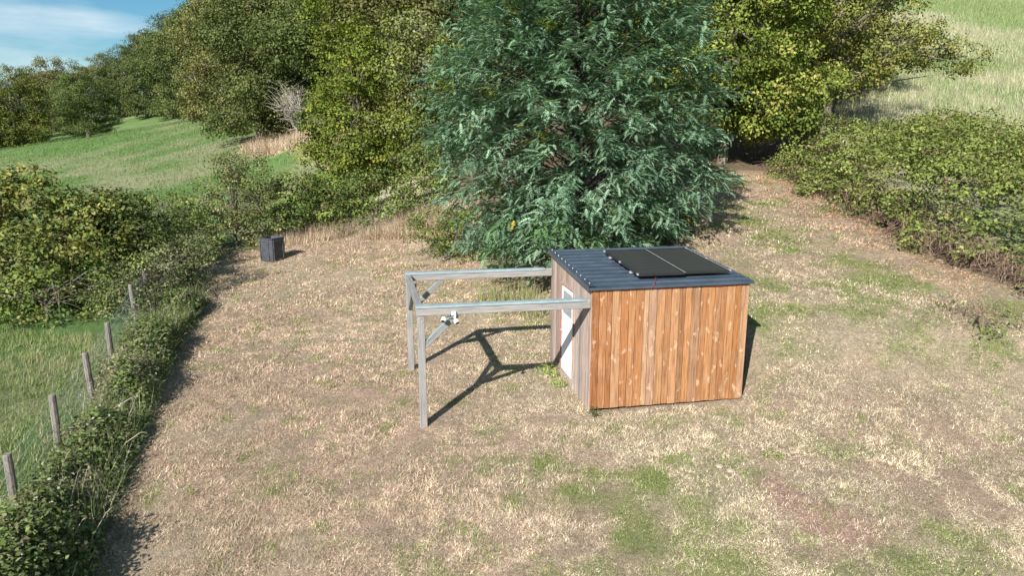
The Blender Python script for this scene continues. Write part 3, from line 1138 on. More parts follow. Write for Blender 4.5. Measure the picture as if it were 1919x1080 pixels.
for i in range(len(tops) - 1):
    a0, a1 = tops[i]
    b0, b1 = tops[i + 1]
    nh = 7
    for k in range(nh):
        f_ = 0.15 + 0.8 * k / (nh - 1)
        pa = a0.lerp(a1, f_)
        pb = b0.lerp(b1, f_)
        mid = (pa + pb) / 2 - Vector((0, 0, 0.05))
        wm.tube([pa, mid, pb], 0.003, 3)
    nv = int((b0 - a0).length / 0.12)
    for k in range(1, nv):
        t = k / nv
        sag = 0.05 * (1 - abs(2 * t - 1))
        q0 = a0.lerp(b0, t).lerp(a1.lerp(b1, t), 0.15) - Vector((0, 0, sag))
        q1 = a0.lerp(b0, t).lerp(a1.lerp(b1, t), 0.95) - Vector((0, 0, sag))
        wm.tube([q0, q1], 0.0028, 3)
wm.build('wire_mesh', M['wire'], fence)


# ------------------------------------------------------------------ foliage builders
def leaves(pos, nrm, ln, wd, color, droop=0.3):
    """one folded rhombic leaf for each position"""
    n = len(pos)
    r = unit(rng.normal(size=(n, 3)))
    d = unit(np.cross(nrm, r))
    d[:, 2] -= droop * rng.random(n)
    d = unit(d)
    s = unit(np.cross(nrm, d))
    L = (ln * rng.uniform(0.65, 1.3, n))[:, None]
    W = (wd * rng.uniform(0.7, 1.25, n))[:, None]
    up = unit(np.cross(d, s))
    base = pos - d * L * 0.5
    mid = pos - d * L * 0.03 + up * W * 0.22
    tip = pos + d * L * 0.5
    v = np.stack([base, mid + s * W * 0.5, tip, mid - s * W * 0.5], 1).reshape(-1, 3)
    return v, np.repeat(color, 4, 0)


def cluster_leaves(centers, outd, rad, per, ln, wd, pal, flat=0.65, upw=0.7, jit=0.2, cjit=0.22):
    nc = len(centers)
    ctone = rng.uniform(1 - cjit, 1 + cjit, (nc, 1))
    ccol = pick(pal, nc, 0.1) * ctone
    n = nc * per
    off = rng.normal(0, 1, (n, 3)) * 0.5
    off[:, 2] *= flat
    R = np.repeat(rad if np.ndim(rad) else np.full(nc, rad), per)[:, None]
    pos = np.repeat(centers, per, 0) + off * R
    nr = unit(np.repeat(outd, per, 0) * 0.8 + off * 0.5 + np.array([0, 0, upw]) + rng.normal(0, 0.55, (n, 3)))
    c = np.repeat(ccol, per, 0) * 0.7 + pick(pal, n, 0.1) * 0.3
    c = c * rng.uniform(1 - jit, 1 + jit, (n, 1))
    return leaves(pos, nr, np.full(n, ln), np.full(n, wd), c)


def leaf_mesh(name, parts, mat):
    v = np.concatenate([p[0] for p in parts])
    c = np.concatenate([p[1] for p in parts])
    return mesh_np(name, v, 4, np.arange(len(v)).reshape(-1, 4), c, mat)


def sublobes(lobes, n, frac=0.42, seed=0, keep=0.9):
    rd = np.random.default_rng(seed + 500)
    out = [tuple(np.array(l) * np.array([1, 1, 1, keep * 0.86, keep * 0.86, keep * 0.86])) for l in lobes]
    for l in lobes:
        for _ in range(n):
            d = rd.normal(size=3)
            d /= np.linalg.norm(d)
            d[2] = d[2] * 0.9 + 0.1
            f = frac * rd.uniform(0.6, 1.25)
            r = min(l[3:]) * f
            k = rd.uniform(0.75, 1.0)
            out.append((l[0] + d[0] * l[3] * k, l[1] + d[1] * l[4] * k, l[2] + d[2] * l[5] * k, r, r, r * 0.75))
    return out


def lobe_clusters(lobes, dens, inner=0.2, zmin=0.1, cull=0.8):
    """cluster centres on the shells of the lobes and outward directions"""
    C, O = [], []
    for (cx, cy, cz, rx, ry, rz) in lobes:
        area = 4 * math.pi * ((rx * ry) ** 1.6 / 3 + (rx * rz) ** 1.6 / 3 + (ry * rz) ** 1.6 / 3) ** (1 / 1.6)
        n = int(area * dens)
        d = unit(rng.normal(size=(n, 3)))
        rr = np.where(rng.random(n) < inner, rng.uniform(0.35, 0.8, n), rng.uniform(0.82, 1.06, n))
        p = d * rr[:, None] * np.array([rx, ry, rz])
        o = unit(d / np.array([rx, ry, rz]))
        C.append(p + np.array([cx, cy, cz]))
        O.append(o)
    C = np.concatenate(C)
    O = np.concatenate(O)
    keep = C[:, 2] > zmin
    for (cx, cy, cz, rx, ry, rz) in lobes:
        q = (C - np.array([cx, cy, cz])) / np.array([rx, ry, rz])
        keep &= ~((np.linalg.norm(q, axis=1) < 0.62) & (rng.random(len(C)) < cull))
    return C[keep], O[keep]


def trunk_mesh(name, lobes, h_split, r0, mat, seed, nl=26, base=(0, 0), extra=None, lean=(0, 0)):
    rd = random.Random(seed)
    b = MB()
    fork = Vector((base[0] + lean[0], base[1] + lean[1], h_split))
    b.tube([(base[0], base[1], -0.3), (base[0] + lean[0] * 0.3 + 0.03, base[1], h_split * 0.4), fork], [r0 * 1.3, r0, r0 * 0.8], 9)
    ztop = max(l[2] + l[5] * 0.5 for l in lobes)
    lead = fork.lerp(Vector((lobes[0][0], lobes[0][1], ztop)), 1.0)
    b.tube([fork, fork.lerp(lead, 0.5) + Vector((rd.uniform(-.3, .3), rd.uniform(-.3, .3), 0)), lead], [r0 * 0.8, r0 * 0.45, 0.03], 7)
    for i in range(nl):
        l = lobes[i % len(lobes)]
        d = Vector((rd.gauss(0, 1), rd.gauss(0, 1), rd.gauss(0.2, 0.7))).normalized()
        e = Vector((l[0] + d.x * l[3] * 0.9, l[1] + d.y * l[4] * 0.9, l[2] + d.z * l[5] * 0.9))
        k = rd.uniform(0, 0.6)
        s = fork.lerp(lead, k) if e.z > h_split else fork.lerp(Vector((base[0], base[1], 0)), rd.uniform(0, 0.4))
        m1 = s.lerp(e, 0.45) + Vector((rd.uniform(-.3, .3), rd.uniform(-.3, .3), rd.uniform(0.1, .5)))
        rr = r0 * rd.uniform(0.18, 0.38)
        b.tube([s, m1, e], [rr, rr * 0.55, 0.008], 5)
        for j in range(3):
            q = m1.lerp(e, rd.uniform(0.1, 0.8))
            t = q + Vector((rd.gauss(0, 1), rd.gauss(0, 1), rd.gauss(0.2, 0.6))).normalized() * rd.uniform(0.5, 1.2)
            b.tube([q, q.lerp(t, 0.5) + Vector((0, 0, 0.05)), t], [rr * 0.35, rr * 0.22, 0.005], 4)
    if extra:
        for e in extra:
            b.tube(e[0], e[1], 5)
    return b.mesh(name, mat)


def plant(name, label, cat, loc, trunk_me, crown_me, rz=0.0, sc=(1, 1, 1), group=None, tint=None, parts=('trunk', 'crown')):
    r = empty(name, loc, rz)
    r.scale = sc
    tag(r, label, cat, group)
    if trunk_me:
        link(parts[0], trunk_me, r)
    o = link(parts[1], crown_me, r)
    o.color = (*(tint or (1, 1, 1)), 1)
    return r


P_OAK = [((0.085, 0.112, 0.034), 3), ((0.108, 0.136, 0.042), 2.5), ((0.13, 0.145, 0.052), 1.5), ((0.062, 0.085, 0.028), 1.5), ((0.16, 0.155, 0.058), 0.6)]
P_HAZEL = [((0.13, 0.17, 0.026), 3), ((0.17, 0.2, 0.032), 2.6), ((0.1, 0.14, 0.024), 2.4), ((0.23, 0.22, 0.04), 1.0), ((0.07, 0.1, 0.02), 1.4)]
P_RTREE = [((0.135, 0.185, 0.032), 3), ((0.19, 0.235, 0.045), 3), ((0.28, 0.29, 0.07), 1.4), ((0.09, 0.135, 0.026), 2.4), ((0.32, 0.29, 0.08), 0.6)]
P_ROAK = [((0.17, 0.185, 0.045), 3), ((0.23, 0.225, 0.06), 2.0), ((0.125, 0.15, 0.036), 2.4), ((0.29, 0.25, 0.08), 0.9), ((0.09, 0.115, 0.03), 1.4)]
P_BUSH = [((0.13, 0.17, 0.042), 3), ((0.18, 0.215, 0.055), 2.5), ((0.095, 0.13, 0.036), 2), ((0.28, 0.26, 0.08), 1), ((0.22, 0.16, 0.06), 0.6)]
P_BUSHD = [((0.07, 0.1, 0.03), 3), ((0.1, 0.135, 0.04), 2.5), ((0.055, 0.078, 0.026), 2), ((0.15, 0.17, 0.06), 1)]
P_BRAM = [((0.145, 0.185, 0.042), 3), ((0.19, 0.23, 0.058), 2.6), ((0.095, 0.125, 0.036), 2), ((0.22, 0.24, 0.08), 1), ((0.19, 0.14, 0.07), 0.9)]
P_GREY = [((0.16, 0.17, 0.08), 2), ((0.22, 0.22, 0.11), 2), ((0.12, 0.14, 0.06), 2), ((0.3, 0.27, 0.16), 1)]
P_MEAD = [((0.13, 0.19, 0.045), 3), ((0.18, 0.24, 0.06), 2), ((0.1, 0.15, 0.04), 2)]


def G(x, y, dz=0.0):
    return (x, y, float(terr(x, y)) + dz)


# ---- feathery blue-green tree behind the shed
def frond_template():
    v, f = [], []

    def spine(t):
        return np.array([t, 0.0, 0.16 * t - 0.5 * t * t])
    v += [spine(0.0), spine(0.45) + [0, 0.055, -0.01], spine(1.0), spine(0.45) - [0, 0.055, 0.01]]
    f += [(0, 1, 2), (0, 2, 3)]
    for i, t in enumerate((0.12, 0.3, 0.48, 0.66, 0.82)):
        p = spine(t)
        L = (0.22, 0.27, 0.27, 0.23, 0.17)[i]
        for sgn in (-1, 1):
            d = np.array([0.7, 0.7 * sgn, -0.3])
            d /= np.linalg.norm(d)
            side = np.array([0.7, -0.7 * sgn, 0.0])
            o = len(v)
            v += [p + side * 0.05, p - side * 0.05, p + d * L]
            f.append((o, o + 1, o + 2))
    return np.array(v), np.array(f)


def fronds(pos, direc, size, color):
    tv, tf = frond_template()
    n, K = len(pos), len(tv)
    d = unit(direc)
    up0 = np.tile(np.array([0, 0, 1.0]), (n, 1)) + rng.normal(0, 0.25, (n, 3))
    s = unit(np.cross(up0, d))
    u = np.cross(d, s)
    Rm = np.stack([d, s, u], 2)
    V = np.einsum('nij,kj->nki', Rm, tv) * size[:, None, None] + pos[:, None, :]
    F = (tf[None] + (np.arange(n) * K)[:, None, None]).reshape(-1, 3)
    return V.reshape(-1, 3), F, np.repeat(color, K, 0)


MX, MY = 1.9, 20.7
zr_ = [0.1, 1.2, 3.0, 4.6, 6.2, 8.0, 9.6, 11.0, 12.0]
rr_ = [2.9, 3.6, 4.1, 4.25, 4.0, 3.4, 2.6, 1.5, 0.3]
nb_ = 1700
zz = rng.uniform(0.25, 11.6, nb_ * 3)
RR = np.interp(zz, zr_, rr_)
keep = rng.random(len(zz)) < RR / 4.2
zz, RR = zz[keep][:nb_], RR[keep][:nb_]
th = rng.uniform(0, 2 * math.pi, len(zz))
lob = 0.8 + 0.38 * fbm(th * 1.3 + 13, zz * 0.75, 97, 3)
fr = np.where(rng.random(len(zz)) < 0.45, rng.uniform(0.35, 0.76, len(zz)), rng.uniform(0.8, 1.05, len(zz))) * lob
tipp = np.stack([np.cos(th) * RR * fr, np.sin(th) * RR * fr, zz], 1)
od = unit(np.stack([np.cos(th), np.sin(th), 0.45 * (zz - 5.0) / 6.0 - 0.05], 1))
P_MIM = [((0.16, 0.265, 0.165), 3), ((0.2, 0.31, 0.205), 2.5), ((0.13, 0.22, 0.135), 2), ((0.25, 0.355, 0.245), 1.5)]
per = 23
bc = pick(P_MIM, len(zz), 0.22)
spec = rng.random(len(zz)) < 0.03
bc[spec] = np.array([0.2, 0.24, 0.05])
low = (zz < 2.0) & (rng.random(len(zz)) < 0.3)
bc[low] = bc[low] * np.array([1.05, 1.08, 0.8])
along = rng.uniform(-0.75, 0.15, (len(zz), per))
sidev = unit(np.cross(od, np.array([0, 0, 1.0])))
sg = rng.choice([-1, 1], (len(zz), per))
spread = rng.uniform(0.1, 1.3, (len(zz), per)) * sg
pos = tipp[:, None, :] + od[:, None, :] * along[..., None] + rng.normal(0, 0.09, (len(zz), per, 3))
dirs = od[:, None, :] * 0.8 + sidev[:, None, :] * spread[..., None] + rng.normal(0, 0.42, (len(zz), per, 3)) + np.array([0, 0, 0.1])
colr = np.repeat(bc, per, 0) * rng.uniform(0.75, 1.25, (len(zz) * per, 1))
yel = rng.random(len(colr)) < 0.002
colr[yel] = np.array([0.5, 0.36, 0.04])
V, F, C = fronds(pos.reshape(-1, 3), dirs.reshape(-1, 3), rng.uniform(0.21, 0.38, len(colr)), colr)
mim_c = mesh_np('crown', V, 3, F, C, M['frond'])
b = MB()
b.tube([(0, 0, -0.3), (0.05, 0.02, 2.5), (-0.1, 0.1, 6), (0.05, 0, 9.5), (0, 0, 11.5)], [0.17, 0.12, 0.08, 0.035, 0.01], 8)
for i in range(len(zz)):
    if i % 7:
        continue
    e = Vector(tipp[i])
    s_ = Vector((0, 0, max(0.2, min(zz[i] * 0.86 - 0.6, 10.5))))
    md = s_.lerp(e, 0.5) + Vector((0, 0, 0.18))
    b.tube([s_, md, e], [0.028, 0.018, 0.005], 4)
mim_t = b.mesh('trunk', M['bark_dark'])
plant('mimosa_tree', 'tall feathery blue-green mimosa tree right behind the shed', 'tree', G(MX, MY), mim_t, mim_c)

# ---- large trees right of the mimosa
lobes = [(0, 0, 5.0, 3.6, 3.4, 3.6), (-1.8, 0.4, 3.2, 2.4, 2.3, 2.2), (1.8, -0.6, 3.0, 2.5, 2.4, 2.2), (0.2, -1.6, 2.6, 2.8, 1.9, 1.7),
         (-1.2, 0.2, 7.8, 2.6, 2.6, 2.4), (1.6, 0.0, 7.4, 2.6, 2.6, 2.4)]
C, O = lobe_clusters(sublobes(lobes, 12, 0.4, 1), 2.2, 0.1, 0.3)
rt_c = leaf_mesh('crown', [cluster_leaves(C, O, 0.45, 34, 0.155, 0.105, P_RTREE, 0.55, cjit=0.3)], M['leaf'])
rt_t = trunk_mesh('trunk', lobes, 1.7, 0.2, M['bark'], 3, 40)
plant('broadleaf_tree', 'leafy yellow-green tree between the mimosa and the bramble hedge', 'tree', G(9.2, 30.4), rt_t, rt_c)
lobes = [(0, 0, 6.2, 3.0, 3.0, 3.0), (2.2, -0.6, 4.4, 1.9, 1.9, 1.5), (-2.0, 0.4, 4.8, 2.2, 2.2, 2.2), (3.9, -0.9, 4.2, 1.5, 1.4, 0.95), (5.3, -1.2, 4.0, 0.9, 0.9, 0.8), (0.5, 0, 8.6, 2.8, 2.8, 2.0),
         (0.6, -1.0, 3.4, 1.8, 1.5, 1.1), (4.9, -0.6, 8.25, 1.4, 1.2, 0.75)]
C, O = lobe_clusters(sublobes(lobes, 11, 0.42, 2), 2.0, 0.1, 0.9)
ro_c = leaf_mesh('crown', [cluster_leaves(C, O, 0.42, 32, 0.14, 0.085, P_ROAK, 0.55, cjit=0.3)], M['leaf'])
ro_t = trunk_mesh('trunk', lobes, 2.0, 0.24, M['bark'], 9, 44, extra=[([(0.3, 0, 2.6), (2.5, -0.6, 3.8), (5.6, -1.2, 4.0)], [0.12, 0.07, 0.02])])
plant('oak_tree', 'yellowing oak with a branch reaching right over the pale hillside field', 'tree', G(15.0, 33.6), ro_t, ro_c)

# ---- hazels left of the mimosa
lobes = [(0, 0, 3.6, 2.5, 2.5, 3.0), (-1.0, -0.3, 2.0, 2.3, 2.2, 1.9), (1.2, -0.2, 2.2, 2.0, 2.0, 1.9), (0.4, 0.2, 6.0, 2.0, 2.0, 1.9), (0.2, 0, 7.6, 1.2, 1.2, 1.1)]
C, O = lobe_clusters(sublobes(lobes, 12, 0.4, 3), 2.4, 0.1, 0.2)
hz_c = leaf_mesh('crown', [cluster_leaves(C, O, 0.42, 30, 0.15, 0.105, P_HAZEL, 0.55, cjit=0.3)], M['leaf'])
hz_t = trunk_mesh('trunk', lobes, 1.0, 0.12, M['bark'], 12, 26)
plant('hazel_tree', 'bright yellow-green hazel left of the mimosa tree', 'tree', G(-7.9, 36.5), hz_t, hz_c)
lobes = [(0, 0, 4.6, 2.0, 2.0, 2.6), (0.6, -0.3, 2.4, 1.9, 1.7, 1.8), (-0.4, 0.1, 6.6, 1.7, 1.7, 1.6)]
C, O = lobe_clusters(sublobes(lobes, 9, 0.42, 5), 2.0, 0.2, 0.2)
gz_c = leaf_mesh('crown', [cluster_leaves(C, O, 0.6, 30, 0.16, 0.1, P_HAZEL + P_GREY)], M['leaf'])
gz_t = trunk_mesh('trunk', lobes, 1.2, 0.14, M['bark'], 15, 26)
plant('hazel_tree', 'thin greyish hazel with bare twigs tucked against the mimosa', 'tree', G(-4.3, 34.5), gz_t, gz_c)

# ---- trees of the wood: shared crowns, each tree its own object
P_OAK2 = [((0.085, 0.12, 0.036), 3), ((0.11, 0.145, 0.045), 2.5), ((0.14, 0.16, 0.06), 1.2), ((0.065, 0.088, 0.03), 1.5)]
P_OAK3 = [((0.13, 0.135, 0.045), 3), ((0.16, 0.155, 0.055), 2.5), ((0.1, 0.11, 0.04), 2), ((0.2, 0.17, 0.07), 1)]
VAR = []
for k in range(5):
    rd = random.Random(40 + k)
    lb = [(0, 0, 6.2, 3.6, 3.6, 3.4)]
    for i in range(7):
        a = i * 0.9 + rd.uniform(-0.3, 0.3)
        zc = rd.uniform(2.6, 8.2)
        rad_ = rd.uniform(1.8, 3.0) * (1.0 if zc < 7 else 0.75)
        lb.append((math.cos(a) * rd.uniform(1.8, 3.4), math.sin(a) * rd.uniform(1.8, 3.4), zc, rad_, rad_, rad_ * 0.85))
    for i in range(6):
        a = i * 1.05 + rd.uniform(-0.3, 0.3)
        lb.append((math.cos(a) * rd.uniform(1.6, 3.0), math.sin(a) * rd.uniform(1.6, 3.0), rd.uniform(0.9, 2.0), rd.uniform(1.3, 2.0), rd.uniform(1.3, 2.0), rd.uniform(1.1, 1.7)))
    lb.append((rd.uniform(-0.8, 0.8), rd.uniform(-0.8, 0.8), 9.3, 2.2, 2.2, 1.8))
    C, O = lobe_clusters(sublobes(lb, 7, 0.42, 10 + k), 1.4, 0.12, 0.4, 0.55)
    pal = [P_OAK, P_OAK3, P_OAK, P_OAK2, P_HAZEL][k]
    cm = leaf_mesh('crown', [cluster_leaves(C, O, 0.6, 30, 0.19, 0.13, pal, 0.55, cjit=0.3)], M['leaf'])
    tm = trunk_mesh('trunk', lb, 2.4, 0.26, M['bark'] if k != 1 else M['bark_pale'], 60 + k, 26)
    VAR.append((tm, cm))


def top_to_h(px, py, dist):
    return 4.8 + dist * math.tan(math.atan((540 - py) / 1280) - math.radians(12.1))


def wood(px, top, y, var, label, wide=1.0, group='trees of the wood', tint=None, hmin=6, name='oak_tree'):
    x = (px - 960) / 1280 * (y * 0.978)
    gz = float(terr(x, y))
    h = max(hmin, top_to_h(px, top, y) - gz)
    s = h / 11.0
    sw = s * wide
    plant(name, label, 'tree', (x, y, gz), VAR[var][0], VAR[var][1], random.uniform(0, 6.28), (sw, sw, s), group, tint)


wood(490, -40, 61, 0, 'large dark oak at the wood edge above the dry bank', 0.95)
wood(425, -14, 74, 1, 'dark oak just left of the large oak above the dry bank', 0.8)
wood(370, 14, 96, 2, 'oak where the wood edge first meets the sky', 0.8)
wood(325, 38, 104, 3, 'dark green oak halfway down the treeline at the field corner', 0.8)
wood(282, 58, 112, 0, 'rounded oak near the left end of the treeline', 0.8)
wood(240, 80, 120, 2, 'small oak second from the left end of the treeline', 0.85)
wood(205, 98, 128, 1, 'last small oak at the left end of the treeline', 0.9)
wood(168, 118, 86, 3, 'lone dark round oak standing out in front at the field edge', 1.0, None)
wood(105, 102, 112, 1, 'tall dark tree rising behind the lone round oak', 0.9, None)
wood(32, 122, 92, 4, 'yellowish willow with a dark forked trunk at the far left', 1.05, None, (0.85, 0.8, 1.1), name='willow_tree')
wood(-60, 128, 96, 4, 'yellowish tree cut by the left picture edge', 1.0, None, (0.8, 0.75, 1.0), name='willow_tree')
wood(12, 150, 128, 3, 'far dark tree filling the gap behind the willow trunk', 1.1, None)
wood(70, 140, 124, 0, 'far olive tree between the willow and the lone round oak', 1.1, None)
wood(135, 160, 104, 2, 'low bushy tree at the left foot of the lone round oak', 1.3, None, hmin=5)
wood(570, -60, 62, 1, 'oak with pale bare limbs behind the bright hazel', 0.9)
back = [(470, -60, 84, 2), (410, -12, 108, 0), (350, 24, 118, 1), (640, -90, 56, 3), (700, -90, 50, 4), (770, -110, 47, 1), (840, -120, 50, 0), (930, -120, 45, 2), (1020, -130, 46, 3),
        (1120, -130, 44, 4), (1210, -120, 46, 4), (1300, -130, 42, 1), (1390, -140, 45, 2), (1480, -140, 44, 4), (1560, -120, 46, 0), (540, -80, 80, 0), (620, -100, 75, 2)]
back_l = ['dark tree right behind the large oak above the dry bank', 'far treeline tree showing between the two left oaks', 'far tree peeping over the treeline near the sky corner',
          'dark green tree rising behind the top left of the bright hazel', 'bright yellow-green tree rising above the bright hazel', 'olive tree above the thin greyish hazel',
          'dark tree against the upper left side of the mimosa', 'tree hidden behind the left of the mimosa crown', 'tree hidden behind the middle of the mimosa crown',
          'yellow-green tree behind the right of the mimosa crown', 'yellow-green tree touching the upper right side of the mimosa', 'olive tree above the left half of the leafy right tree',
          'dark tree directly behind the leafy right tree', 'yellow-green tree between the leafy right tree and the yellowing oak', 'dark tree behind the trunk of the yellowing oak',
          'dark tree high in the wood behind the pale-limbed oak', 'olive tree high in the wood left of the hazel tops']
for (px, tp, yy, vr), lb_ in zip(back, back_l):
    wood(px, tp, yy, vr, lb_, 1.0, 'trees crowded inside the wood')


# ---- bushes of the left hedge
def bush(name, label, loc, lobes, pal, dens, per, ln, wd, seed, rad=0.45, r0=0.05, nl=24, group=None, bark='bark', tint=None):
    C, O = lobe_clusters(sublobes(lobes, 12, 0.42, seed), dens * 1.0, 0.1, 0.02, 0.6)
    cm = leaf_mesh('foliage', [cluster_leaves(C, O, rad * 0.72, int(per * 0.62), ln * 0.92, wd * 0.92, pal, 0.55, cjit=0.32)], M['leaf'])
    tm = trunk_mesh('stems', lobes, 0.5, r0, M[bark], seed, nl)
    return plant(name, label, 'shrub', loc, tm, cm, 0, (1, 1, 1), group, tint, ('stems', 'foliage'))


bush('dogwood_bush', 'big yellow-green bush at the far left behind the wire fence', G(-15.2, 20.5),
     [(0, 0, 1.6, 2.3, 2.2, 1.9), (-1.9, 0.4, 1.5, 1.9, 1.8, 1.7), (1.4, -0.6, 1.1, 1.9, 1.8, 1.5), (0.2, 0.8, 2.5, 1.7, 1.6, 1.2), (2.2, 1.2, 1.6, 1.5, 1.5, 1.3), (-1.0, -1.5, 0.8, 2.0, 1.4, 1.1)],
     P_BUSH + [((0.24, 0.22, 0.05), 1.5)], 3.4, 44, 0.15, 0.1, 21)
bush('dogwood_bush', 'dark rounded bush right of the big yellow-green bush by the fence', G(-12.9, 22.8),
     [(0, 0, 1.4, 1.6, 1.5, 1.5), (-0.8, 0.6, 2.0, 1.3, 1.3, 1.2), (0.7, -0.4, 0.8, 1.3, 1.2, 1.0)],
     P_BUSHD, 3.6, 42, 0.14, 0.095, 22)
bush('bramble_mound', 'low bright green bramble mound at the foot of the big left bush', G(-12.8, 18.2),
     [(0, 0, 0.4, 1.9, 1.5, 0.85), (-1.7, 0.2, 0.5, 1.7, 1.4, 0.9), (1.3, 1.2, 0.5, 1.3, 1.2, 0.9)],
     P_MEAD + P_BUSH, 6.5, 28, 0.1, 0.07, 23, 0.4)
bush('hawthorn_bush', 'open feathery hawthorn in the hedge gap left of the compost bin', G(-11.9, 29.2),
     [(0, 0, 1.9, 1.5, 1.5, 1.7), (0.8, 0.2, 2.7, 1.2, 1.2, 1.3), (-0.9, -0.2, 1.2, 1.4, 1.3, 1.2), (0.9, -0.4, 1.0, 1.4, 1.2, 1.0), (0.2, 0, 3.4, 0.7, 0.7, 0.7)],
     P_BUSH + P_GREY, 4.0, 28, 0.12, 0.075, 24, 0.5, 0.06, 44)
bush('hawthorn_bush', 'pale green bush between the dark rounded bush and the feathery hawthorn', G(-13.6, 26.6),
     [(0, 0, 1.2, 1.6, 1.4, 1.3), (0.9, -0.5, 0.8, 1.3, 1.2, 0.9), (-0.4, 0.4, 1.9, 1.1, 1.1, 0.9)],
     P_BUSH + P_MEAD, 4.6, 30, 0.12, 0.08, 25, 0.45, 0.05, 30)
bush('bramble_mound', 'dark twiggy shrub overhanging the lawn corner by the last fence posts', G(-10.6, 20.9),
     [(0, 0, 0.75, 1.3, 1.3, 1.0), (0.1, -1.6, 0.6, 1.2, 1.2, 0.8), (-0.4, 1.4, 0.8, 1.2, 1.2, 1.0), (0.2, -3.0, 0.4, 0.9, 1.0, 0.6)],
     P_BUSHD + P_GREY, 6.0, 30, 0.09, 0.055, 26, 0.4, 0.035, 50)


def thicket(name, label, poly, hmax, ncl, per, ln, wd, pal, stem_edges=None, stem_n=0, rad=0.32, seed=101, edge_w=1.0, cat='hedge', sprigs=0):
    pa = np.array(poly + [poly[0]], float)
    area = abs(np.sum(pa[:-1, 0] * pa[1:, 1] - pa[1:, 0] * pa[:-1, 1])) / 2
    nl = int(area * 2.0)
    lx, ly = sample_poly(poly, nl)
    ed = edge_dist(lx, ly, poly)
    lr = rng.uniform(0.4, 0.95, nl)
    lh = hmax * np.sqrt(np.clip(ed / edge_w, 0.12, 1)) * (0.58 + 0.8 * fbm(lx * 0.4, ly * 0.4, seed, 3)) - lr * 0.4
    # every dome hangs on whatever slope it stands on; edge domes also get a lower tier
    dl = [(lx[i], ly[i], float(terr(lx[i], ly[i])) + max(lh[i], 0.15), lr[i], lr[i], lr[i] * 0.75) for i in range(nl)]
    dl += [(lx[i], ly[i], float(terr(lx[i], ly[i])) + max(lh[i] * 0.45, 0.12), lr[i] * 0.9, lr[i] * 0.9, lr[i] * 0.7) for i in range(nl) if ed[i] < 1.1]
    Cc, o = lobe_clusters(dl, ncl, 0.05, -5.0, 0.22)
    up_ = (o[:, 2] > -0.15) | (rng.random(len(o)) < 0.25)
    Cc, o = Cc[up_], o[up_]
    px, py, z = Cc[:, 0], Cc[:, 1], Cc[:, 2]
    ncl = len(px)
    gz = float(terr(poly[0][0], poly[0][1]))
    org = np.array([poly[0][0], poly[0][1], gz])
    root = empty(name, tuple(org))
    tag(root, label, cat)
    cm = leaf_mesh('foliage', [cluster_leaves(np.stack([px, py, z], 1) - org, o, rad, per, ln, wd, pal, 0.55, 0.6, 0.22, 0.34)], M['leaf'])
    link('foliage', cm, root)
    st = MB()
    rd = random.Random(seed)
    if stem_edges:
        for i in range(stem_n):
            (a, b_) = stem_edges[i % len(stem_edges)]
            t = rd.random()
            bx_, by_ = a[0] + (b_[0] - a[0]) * t, a[1] + (b_[1] - a[1]) * t
            nx, ny = (b_[1] - a[1]), -(b_[0] - a[0])
            nl_ = math.hypot(nx, ny)
            nx, ny = nx / nl_, ny / nl_
            off = rd.uniform(-0.9, 0.2)
            bx_ -= nx * off * -1
            by_ -= ny * off * -1
            dx, dy = rd.gauss(0, 0.55), rd.gauss(0, 0.55)
            hh = rd.uniform(0.1, 0.75) * min(1, hmax)
            z0 = float(terr(bx_, by_))
            p0 = Vector((bx_ - org[0], by_ - org[1], z0 - org[2] + rd.uniform(-0.03, 0.35)))
            st.tube([p0, p0 + Vector((dx * 0.5, dy * 0.5, hh * 0.8)), p0 + Vector((dx * 1.3, dy * 1.3, hh * rd.uniform(-0.2, 0.7)))], [0.009, 0.008, 0.004], 3)
    for i in range(sprigs):
        k = rd.randrange(ncl)
        p0 = Vector((px[k] - org[0], py[k] - org[1], z[k] - org[2] - 0.3))
        d = Vector((rd.gauss(0, 0.35), rd.gauss(0, 0.35), rd.uniform(0.5, 1.0)))
        st.tube([p0, p0 + d * 0.6, p0 + d + Vector((d.x * 0.5, d.y * 0.5, -0.1))], [0.008, 0.006, 0.003], 3)
    if st.v:
        st.build('stems', M['stem_red'], root)['kind'] = 'stuff'
    return root


HR = [(11.2, 28.4), (11.2, 23.2), (11.25, 18.4), (12.0, 15.5), (14.8, 12.6), (21, 13), (22, 22), (21, 30), (17.5, 32), (12.4, 30.6)]
thicket('bramble_hedge', 'broad bramble hedge with brown stems along the right side of the lawn', HR, 2.0, 3.0, 18, 0.115, 0.078, P_BRAM,
        [((11.2, 28.4), (11.2, 23.2)), ((11.2, 23.2), (11.25, 18.4)), ((11.25, 18.4), (12.0, 15.5)), ((12.0, 15.5), (14.8, 12.6))], 800, 0.3, 111, 0.7, sprigs=160)
HL = [(-11.6, 30.2), (-8.6, 30.2), (-5.6, 29.6), (-3.8, 29.2), (-2.6, 30.6), (-3.5, 32.6), (-7.5, 32.4), (-11, 32.2)]
thicket('bramble_hedge', 'dense dark green bramble hedge behind the compost bin', HL, 2.5, 4.0, 20, 0.125, 0.085, P_BUSHD + P_BRAM,
        [((-8.6, 30.4), (-11.0, 30.6)), ((-5.6, 29.6), (-8.6, 30.4)), ((-3.8, 29.2), (-5.6, 29.6))], 160, 0.3, 121, 0.8, sprigs=40)

